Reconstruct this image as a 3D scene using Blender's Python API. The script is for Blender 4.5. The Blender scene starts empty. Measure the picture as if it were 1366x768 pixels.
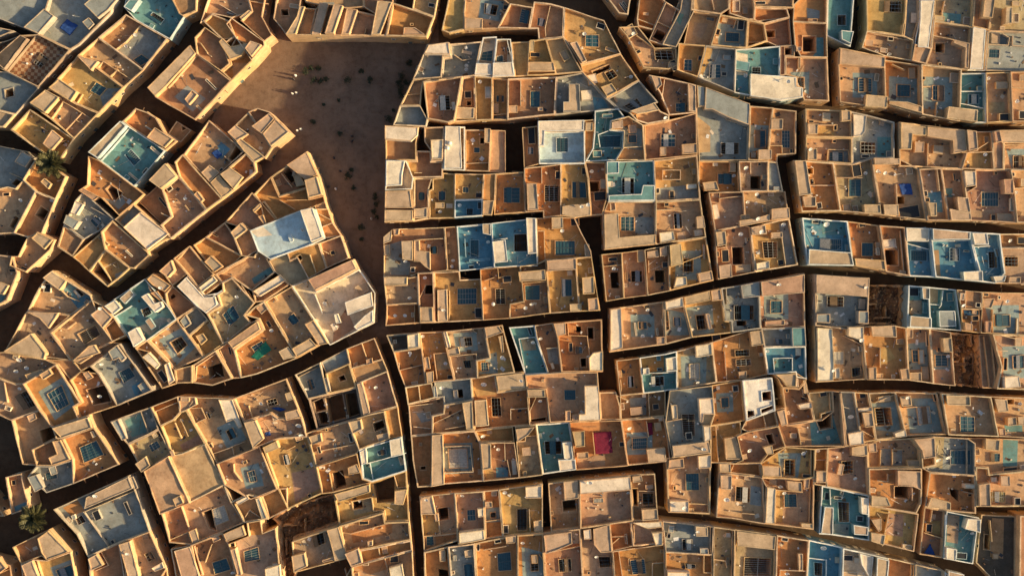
import bpy, bmesh, math, random
from mathutils import Vector, Matrix
from mathutils.geometry import tessellate_polygon
from mathutils.noise import noise as pnoise
R = math.radians
random.seed(11)
scene = bpy.context.scene
C = scene.collection

# ------------------------------------------------------------------ camera, sky, sun, exposure
PX = 0.2                       # metres per photograph pixel at parapet height
ROOF = 8.0
CAMZ = ROOF + 300.0
cam_d = bpy.data.cameras.new('camera')
cam_d.sensor_width = 36.0
cam_d.lens = 36.0 * 300.0 / (1366 * PX)
cam_d.clip_start = 1.0
cam_d.clip_end = 6000.0
cam = bpy.data.objects.new('camera', cam_d)
cam.location = (0, 0, CAMZ)
cam.rotation_euler = (0, 0, 0)
C.objects.link(cam)
scene.camera = cam

SUN_ELEV, SUN_AZ = R(16.5), R(-11)          # azimuth counter-clockwise from +X
world = bpy.data.worlds.new('World')
scene.world = world
world.use_nodes = True
wn, wl = world.node_tree.nodes, world.node_tree.links
sky = wn.new('ShaderNodeTexSky')
sky.sky_type = 'NISHITA'
sky.sun_disc = False
sky.sun_elevation = SUN_ELEV
sky.sun_rotation = R(90) - SUN_AZ
sky.air_density = 1.0
sky.dust_density = 2.0
wl.new(sky.outputs[0], wn['Background'].inputs[0])
wn['Background'].inputs[1].default_value = 0.085
sun_d = bpy.data.lights.new('sun', 'SUN')
sun_d.energy = 5.0
sun_d.angle = R(1.6)
sun_d.color = (1.0, 0.76, 0.43)
sun = bpy.data.objects.new('sun', sun_d)
sv = Vector((math.cos(SUN_ELEV) * math.cos(SUN_AZ), math.cos(SUN_ELEV) * math.sin(SUN_AZ), math.sin(SUN_ELEV)))
sun.rotation_euler = sv.to_track_quat('Z', 'Y').to_euler()
sun.location = sv * 200
C.objects.link(sun)
scene.view_settings.view_transform = 'Standard'
scene.view_settings.look = 'None'
scene.view_settings.exposure = 0.9
scene.view_settings.gamma = 1.0
scene.cycles.diffuse_bounces = 6
scene.cycles.max_bounces = 10

# ------------------------------------------------------------------ materials
MATS = {}
def mat_plaster(name, col, stain=(0.48, 0.42, 0.36), amount=0.35, worn=None, rough=0.92, scale=1.0, bump=0.35):
    m = bpy.data.materials.new(name); m.use_nodes = True
    n, l = m.node_tree.nodes, m.node_tree.links
    b = n['Principled BSDF']
    b.inputs['Roughness'].default_value = rough
    b.inputs['Specular IOR Level'].default_value = 0.2
    g = n.new('ShaderNodeNewGeometry')
    def noise(s, d=4.0, r=0.6):
        t = n.new('ShaderNodeTexNoise'); t.inputs['Scale'].default_value = s * scale
        t.inputs['Detail'].default_value = d; t.inputs['Roughness'].default_value = r
        l.new(g.outputs['Position'], t.inputs['Vector']); return t.outputs['Fac']
    def ramp(f, a, c, lo, hi):
        t = n.new('ShaderNodeMapRange'); t.inputs[1].default_value = a; t.inputs[2].default_value = c
        t.inputs[3].default_value = lo; t.inputs[4].default_value = hi; l.new(f, t.inputs[0]); return t.outputs[0]
    def mix(kind, fac, a, c):
        t = n.new('ShaderNodeMix'); t.data_type = 'RGBA'; t.blend_type = kind
        for s, v in ((t.inputs[0], fac), (t.inputs[6], a), (t.inputs[7], c)):
            if hasattr(v, 'links'): l.new(v, s)
            else: s.default_value = v if isinstance(v, float) else (*v, 1)
        return t.outputs[2]
    big = noise(0.22, 3); mid = noise(1.1, 5, 0.65); fine = noise(7.0, 3, 0.7)
    c = mix('MIX', ramp(mid, 0.45, 0.75, 0.0, amount), col, tuple(x * y for x, y in zip(col, stain)))
    if worn:
        c = mix('MIX', ramp(noise(0.6, 5, 0.7), 0.52, 0.66, 0.0, 0.75), c, worn)
    vo = n.new('ShaderNodeTexVoronoi'); vo.inputs['Scale'].default_value = 0.42 * scale; vo.distance = 'CHEBYCHEV'
    l.new(g.outputs['Position'], vo.inputs['Vector'])
    sp = n.new('ShaderNodeSeparateColor'); l.new(vo.outputs['Color'], sp.inputs[0])
    c = mix('MIX', ramp(sp.outputs[0], 0.72, 0.74, 0.0, 0.35), c, tuple(min(0.9, x * 1.22) for x in col))
    c = mix('MIX', ramp(noise(2.6, 2, 0.5), 0.62, 0.72, 0.0, 0.4), c, tuple(x * 0.45 for x in col))
    v = n.new('ShaderNodeHueSaturation')
    l.new(c, v.inputs['Color'])
    oi = n.new('ShaderNodeObjectInfo')
    l.new(ramp(oi.outputs['Random'], 0, 1, 0.489, 0.504), v.inputs['Hue'])
    a1 = n.new('ShaderNodeMath'); a1.operation = 'MULTIPLY'
    l.new(ramp(big, 0.3, 0.7, 0.8, 1.18), a1.inputs[0]); l.new(ramp(fine, 0.25, 0.75, 0.82, 1.16), a1.inputs[1])
    l.new(a1.outputs[0], v.inputs['Value'])
    l.new(v.outputs[0], b.inputs['Base Color'])
    bp = n.new('ShaderNodeBump'); bp.inputs['Strength'].default_value = bump; bp.inputs['Distance'].default_value = 0.12
    l.new(mid, bp.inputs['Height']); l.new(bp.outputs[0], b.inputs['Normal'])
    MATS[name] = m
    return m
def mat_plain(name, col, rough=0.6, metal=0.0, spec=0.4):
    m = bpy.data.materials.new(name); m.use_nodes = True
    n, l = m.node_tree.nodes, m.node_tree.links
    b = n['Principled BSDF']
    b.inputs['Roughness'].default_value = rough; b.inputs['Metallic'].default_value = metal
    b.inputs['Specular IOR Level'].default_value = spec
    g = n.new('ShaderNodeNewGeometry'); t = n.new('ShaderNodeTexNoise'); t.inputs['Scale'].default_value = 2.5
    t.inputs['Detail'].default_value = 5
    l.new(g.outputs['Position'], t.inputs['Vector'])
    mr = n.new('ShaderNodeMapRange'); mr.inputs[1].default_value = 0.3; mr.inputs[2].default_value = 0.7
    mr.inputs[3].default_value = 0.7; mr.inputs[4].default_value = 1.15
    l.new(t.outputs['Fac'], mr.inputs[0])
    v = n.new('ShaderNodeHueSaturation'); v.inputs['Color'].default_value = (*col, 1)
    l.new(mr.outputs[0], v.inputs['Value']); l.new(v.outputs[0], b.inputs['Base Color'])
    MATS[name] = m
    return m

TAN = (0.40, 0.29, 0.18)
FLOOR = dict(o=(0.49, 0.265, 0.105), y=(0.50, 0.34, 0.14), t=(0.50, 0.335, 0.19), n=(0.40, 0.24, 0.13), k=(0.10, 0.08, 0.06),
             g=(0.44, 0.325, 0.215), s=(0.30, 0.31, 0.275), b=(0.13, 0.275, 0.345), c=(0.145, 0.28, 0.27), w=(0.74, 0.62, 0.45),  # n, g and s also stand for shade put into a floor's colour
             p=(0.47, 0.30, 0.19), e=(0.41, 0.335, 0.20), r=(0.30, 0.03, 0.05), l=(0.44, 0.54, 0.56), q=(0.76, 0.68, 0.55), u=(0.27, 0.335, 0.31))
for k, c in FLOOR.items():
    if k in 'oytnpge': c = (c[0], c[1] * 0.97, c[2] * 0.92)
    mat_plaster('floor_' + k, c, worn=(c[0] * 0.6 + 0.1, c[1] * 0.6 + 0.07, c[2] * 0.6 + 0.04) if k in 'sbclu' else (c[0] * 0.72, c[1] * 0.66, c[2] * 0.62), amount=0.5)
    wc = {'b': (0.30, 0.42, 0.47), 'c': (0.33, 0.42, 0.42), 's': (0.42, 0.36, 0.28), 'k': (0.3, 0.22, 0.15), 'w': (0.70, 0.58, 0.41), 'l': (0.6, 0.62, 0.58), 'q': (0.78, 0.72, 0.62)}.get(
        k, tuple(0.35 * a + 0.65 * b for a, b in zip(c, (0.66, 0.455, 0.24))))
    mat_plaster('wall_' + k, wc, amount=0.45)
    mat_plaster('roof_' + k, tuple(0.45 * a + 0.55 * b for a, b in zip(c, (0.50, 0.38, 0.26))) if k not in 'wbcskprlq' else c, amount=0.4)
mat_plaster('trim', (0.68, 0.51, 0.315), stain=(0.45, 0.38, 0.32), amount=0.8)
mat_plaster('trim_mid', (0.55, 0.40, 0.24), amount=0.7)
mat_plaster('trim_pale', (0.72, 0.70, 0.62), amount=0.35)
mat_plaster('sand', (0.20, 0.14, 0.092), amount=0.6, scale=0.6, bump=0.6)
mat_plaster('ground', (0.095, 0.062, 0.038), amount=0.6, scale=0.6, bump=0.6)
mat_plaster('earth', (0.25, 0.16, 0.085), amount=0.8, bump=0.8)
mat_plaster('wood', (0.20, 0.13, 0.075), amount=0.6)
mat_plain('teal_sheet', (0.035, 0.10, 0.125), 0.45)
mat_plain('dark_pane', (0.022, 0.022, 0.022), 0.4)
mat_plain('white_panel', (0.5, 0.46, 0.38), 0.6)
mat_plain('yellow_panel', (0.42, 0.32, 0.12), 0.7)
mat_plain('bar_metal', (0.10, 0.125, 0.13), 0.5, 0.2)
mat_plain('bar_white', (0.32, 0.31, 0.27), 0.6)
mat_plain('dish_white', (0.78, 0.75, 0.68), 0.45)
mat_plain('steel', (0.3, 0.29, 0.27), 0.45, 0.7)
mat_plain('tank_white', (0.7, 0.68, 0.62), 0.5)
mat_plain('dark_plastic', (0.05, 0.05, 0.055), 0.5)
mat_plain('blue_cloth', (0.02, 0.07, 0.25), 0.8)
mat_plain('green_cloth', (0.01, 0.16, 0.10), 0.8)
mat_plain('red_cloth', (0.17, 0.006, 0.03), 0.85)
mat_plain('white_cloth', (0.75, 0.72, 0.66), 0.85)
mat_plain('dark_cloth', (0.05, 0.045, 0.05), 0.85)
mat_plain('skin', (0.33, 0.19, 0.12), 0.6)
mat_plain('hair', (0.02, 0.015, 0.012), 0.7)
mat_plain('leaf', (0.03, 0.04, 0.018), 0.7)
mat_plain('frond', (0.085, 0.08, 0.03), 0.6)
mat_plain('bark', (0.14, 0.095, 0.06), 0.9)
mat_plain('door_wood', (0.10, 0.16, 0.17), 0.7)
def tiles():
    m = MATS['floor_tile'] = MATS['floor_t'].copy(); m.name = 'floor_tile'
    n, l = m.node_tree.nodes, m.node_tree.links
    b = n['Principled BSDF']; src = b.inputs['Base Color'].links[0].from_socket
    g = n.new('ShaderNodeNewGeometry'); mp = n.new('ShaderNodeMapping'); mp.inputs['Rotation'].default_value = (0, 0, R(5))
    ck = n.new('ShaderNodeTexChecker'); ck.inputs['Scale'].default_value = 1.1
    ck.inputs[1].default_value = (1, 1, 1, 1); ck.inputs[2].default_value = (0.55, 0.38, 0.34, 1)
    l.new(g.outputs['Position'], mp.inputs[0]); l.new(mp.outputs[0], ck.inputs[0])
    x = n.new('ShaderNodeMix'); x.data_type = 'RGBA'; x.blend_type = 'MULTIPLY'; x.inputs[0].default_value = 1
    l.new(src, x.inputs[6]); l.new(ck.outputs[0], x.inputs[7]); l.new(x.outputs[2], b.inputs['Base Color'])
tiles()

# ------------------------------------------------------------------ mesh helpers
class MB:
    def __init__(s): s.v, s.f, s.m = [], [], []
    def vert(s, p): s.v.append(tuple(p)); return len(s.v) - 1
    def face(s, ids, m=0): s.f.append(tuple(ids)); s.m.append(m)
    def box(s, c, sx, sy, sz, rz=0.0, m=0, taper=1.0, mt=None):
        ca, sa = math.cos(rz), math.sin(rz); i = len(s.v)
        for z, k in ((0, 1.0), (sz, taper)):
            for x, y in ((-1, -1), (1, -1), (1, 1), (-1, 1)):
                X, Y = x * sx / 2 * k, y * sy / 2 * k
                s.v.append((c[0] + X * ca - Y * sa, c[1] + X * sa + Y * ca, c[2] + z))
        for q in ((3, 2, 1, 0), (0, 1, 5, 4), (1, 2, 6, 5), (2, 3, 7, 6), (3, 0, 4, 7)): s.face([i + a for a in q], m)
        s.face([i + a for a in (4, 5, 6, 7)], m if mt is None else mt)
    def bar(s, a, b, w, h=None, m=0):
        a, b = Vector(a), Vector(b); d = b - a
        if d.length < 1e-4: return
        h = h or w
        u = d.normalized(); n = u.cross(Vector((0, 0, 1)))
        n = n.normalized() if n.length > 1e-3 else Vector((1, 0, 0))
        t = n.cross(u); i = len(s.v)
        for p in (a, b):
            for x, y in ((-1, -1), (1, -1), (1, 1), (-1, 1)): s.v.append(tuple(p + n * x * w / 2 + t * y * h / 2))
        for q in ((3, 2, 1, 0), (4, 5, 6, 7), (0, 1, 5, 4), (1, 2, 6, 5), (2, 3, 7, 6), (3, 0, 4, 7)): s.face([i + k for k in q], m)
    def tube(s, pts, rad, n=8, m=0, cap=True):
        rings = []
        for k, p in enumerate(pts):
            p = Vector(p)
            d = (Vector(pts[min(k + 1, len(pts) - 1)]) - Vector(pts[max(k - 1, 0)])).normalized()
            a = d.cross(Vector((0, 1, 0.01))).normalized(); b = d.cross(a)
            r = rad[k] if isinstance(rad, (list, tuple)) else rad
            rings.append([s.vert(p + (a * math.cos(2 * math.pi * j / n) + b * math.sin(2 * math.pi * j / n)) * r) for j in range(n)])
        for A, B in zip(rings, rings[1:]):
            for j in range(n): s.face((A[j], A[(j + 1) % n], B[(j + 1) % n], B[j]), m)
        if cap: s.face(rings[0][::-1], m); s.face(rings[-1], m)
    def lathe(s, prof, c=(0, 0, 0), n=12, m=0):
        rings = []
        for r, z in prof:
            rings.append([s.vert((c[0] + r * math.cos(2 * math.pi * j / n), c[1] + r * math.sin(2 * math.pi * j / n), c[2] + z)) for j in range(n)])
        for A, B in zip(rings, rings[1:]):
            for j in range(n): s.face((A[j], A[(j + 1) % n], B[(j + 1) % n], B[j]), m)
        s.face(rings[-1], m)
    def mesh(s, name, mats):
        me = bpy.data.meshes.new(name); me.from_pydata(s.v, [], s.f)
        for k in mats: me.materials.append(MATS[k])
        me.polygons.foreach_set('material_index', s.m); me.update()
        return me
    def build(s, name, mats, parent=None, smooth=False):
        me = s.mesh(name, mats)
        if smooth: me.polygons.foreach_set('use_smooth', [True] * len(me.polygons))
        return link(name, me, parent)
def link(name, me, parent=None, loc=None, rot=None):
    o = bpy.data.objects.new(name, me); C.objects.link(o)
    if parent is not None: o.parent = parent
    if loc is not None: o.location = loc
    if rot is not None: o.rotation_euler = rot
    return o
def tag(o, label, cat, group=None, kind=None):
    if label: o['label'] = label
    if cat: o['category'] = cat
    if group: o['group'] = group
    if kind: o['kind'] = kind
    return o
def area(P): return sum(P[i - 1][0] * P[i][1] - P[i][0] * P[i - 1][1] for i in range(len(P))) / 2
def ccw(P): return P if area(P) > 0 else P[::-1]
def centroid(P):
    a = area(P)
    if abs(a) < 1e-6: return (sum(p[0] for p in P) / len(P), sum(p[1] for p in P) / len(P))
    x = y = 0
    for i in range(len(P)):
        p, q = P[i - 1], P[i]; c = p[0] * q[1] - q[0] * p[1]; x += (p[0] + q[0]) * c; y += (p[1] + q[1]) * c
    return (x / 6 / a, y / 6 / a)
def inside(p, P):
    r = False; x, y = p
    for i in range(len(P)):
        (x1, y1), (x2, y2) = P[i - 1], P[i]
        if (y1 > y) != (y2 > y) and x < (x2 - x1) * (y - y1) / (y2 - y1) + x1: r = not r
    return r
def seg_dist(p, a, b):
    dx, dy = b[0] - a[0], b[1] - a[1]; L = dx * dx + dy * dy
    t = 0 if L < 1e-9 else max(0, min(1, ((p[0] - a[0]) * dx + (p[1] - a[1]) * dy) / L))
    q = (a[0] + t * dx, a[1] + t * dy)
    return math.hypot(p[0] - q[0], p[1] - q[1]), q, t
def edge_dist(p, P): return min(seg_dist(p, P[i - 1], P[i])[0] for i in range(len(P)))
def inset(P, t):
    n = len(P); out = []
    for i in range(n):
        a, b, c = Vector(P[i - 1]), Vector(P[i]), Vector(P[(i + 1) % n])
        u, v = (b - a), (c - b)
        u = u.normalized() if u.length > 1e-6 else Vector((1, 0)); v = v.normalized() if v.length > 1e-6 else u
        n1, n2 = Vector((-u.y, u.x)), Vector((-v.y, v.x)); s = n1 + n2
        if s.length < 0.3: out.append(tuple(b + n1 * t)); continue
        s.normalize(); out.append(tuple(b + s * min(t / max(0.35, s.dot(n1)), 2.2 * t)))
    return out
def clean(P, d=0.25):
    Q = []
    for p in P:
        if not Q or math.hypot(p[0] - Q[-1][0], p[1] - Q[-1][1]) > d: Q.append(p)
    while len(Q) > 3 and math.hypot(Q[0][0] - Q[-1][0], Q[0][1] - Q[-1][1]) < d: Q.pop()
    return Q
def fill(mb, loops, z, m=0, zf=None):
    pts = [p for L in loops for p in L]
    tri = tessellate_polygon([[Vector((p[0], p[1], 0)) for p in L] for L in loops])
    base = len(mb.v)
    for p in pts: mb.v.append((p[0], p[1], z if zf is None else zf(p)))
    for t in tri:
        a, b, c = (pts[k] for k in t)
        cr = (b[0] - a[0]) * (c[1] - a[1]) - (b[1] - a[1]) * (c[0] - a[0])
        if abs(cr) < 1e-7: continue
        mb.face([base + k for k in (t if cr > 0 else t[::-1])], m)
def ring(mb, P, t, z0, z1, zin, seg=1.9, jit=0.05, zj=0.06, m=0, rnd=random, mt=None):
    mt = m if mt is None else mt
    """closed wall: outer face z0..z1, top, inner face down to zin; uneven hand-plastered edges"""
    I = inset(P, t); O2, I2 = [], []
    n = len(P)
    for i in range(n):
        a, b, c, d = P[i], P[(i + 1) % n], I[i], I[(i + 1) % n]
        k = max(1, int(math.hypot(b[0] - a[0], b[1] - a[1]) / seg))
        for j in range(k):
            f = j / k; e = rnd.uniform(-jit, jit); e2 = rnd.uniform(-jit, jit); dz = rnd.uniform(-zj, zj)
            if zj == 0.06 and j and rnd.random() < 0.07: dz -= rnd.uniform(0.12, 0.45)
            L = math.hypot(b[0] - a[0], b[1] - a[1]) or 1; nx, ny = -(b[1] - a[1]) / L, (b[0] - a[0]) / L
            if j == 0: e = e2 = 0
            O2.append((a[0] + (b[0] - a[0]) * f + nx * e, a[1] + (b[1] - a[1]) * f + ny * e, z1 + dz))
            I2.append((c[0] + (d[0] - c[0]) * f + nx * e2, c[1] + (d[1] - c[1]) * f + ny * e2, z1 + dz))
    n = len(O2)
    A = [mb.vert((p[0], p[1], z0)) for p in O2]; B = [mb.vert(p) for p in O2]
    D = [mb.vert(p) for p in I2]; E = [mb.vert((p[0], p[1], zin)) for p in I2]
    for i in range(n):
        j = (i + 1) % n
        mb.face((A[i], A[j], B[j], B[i]), m); mb.face((B[i], B[j], D[j], D[i]), mt); mb.face((D[i], D[j], E[j], E[i]), m)
    return I

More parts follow.
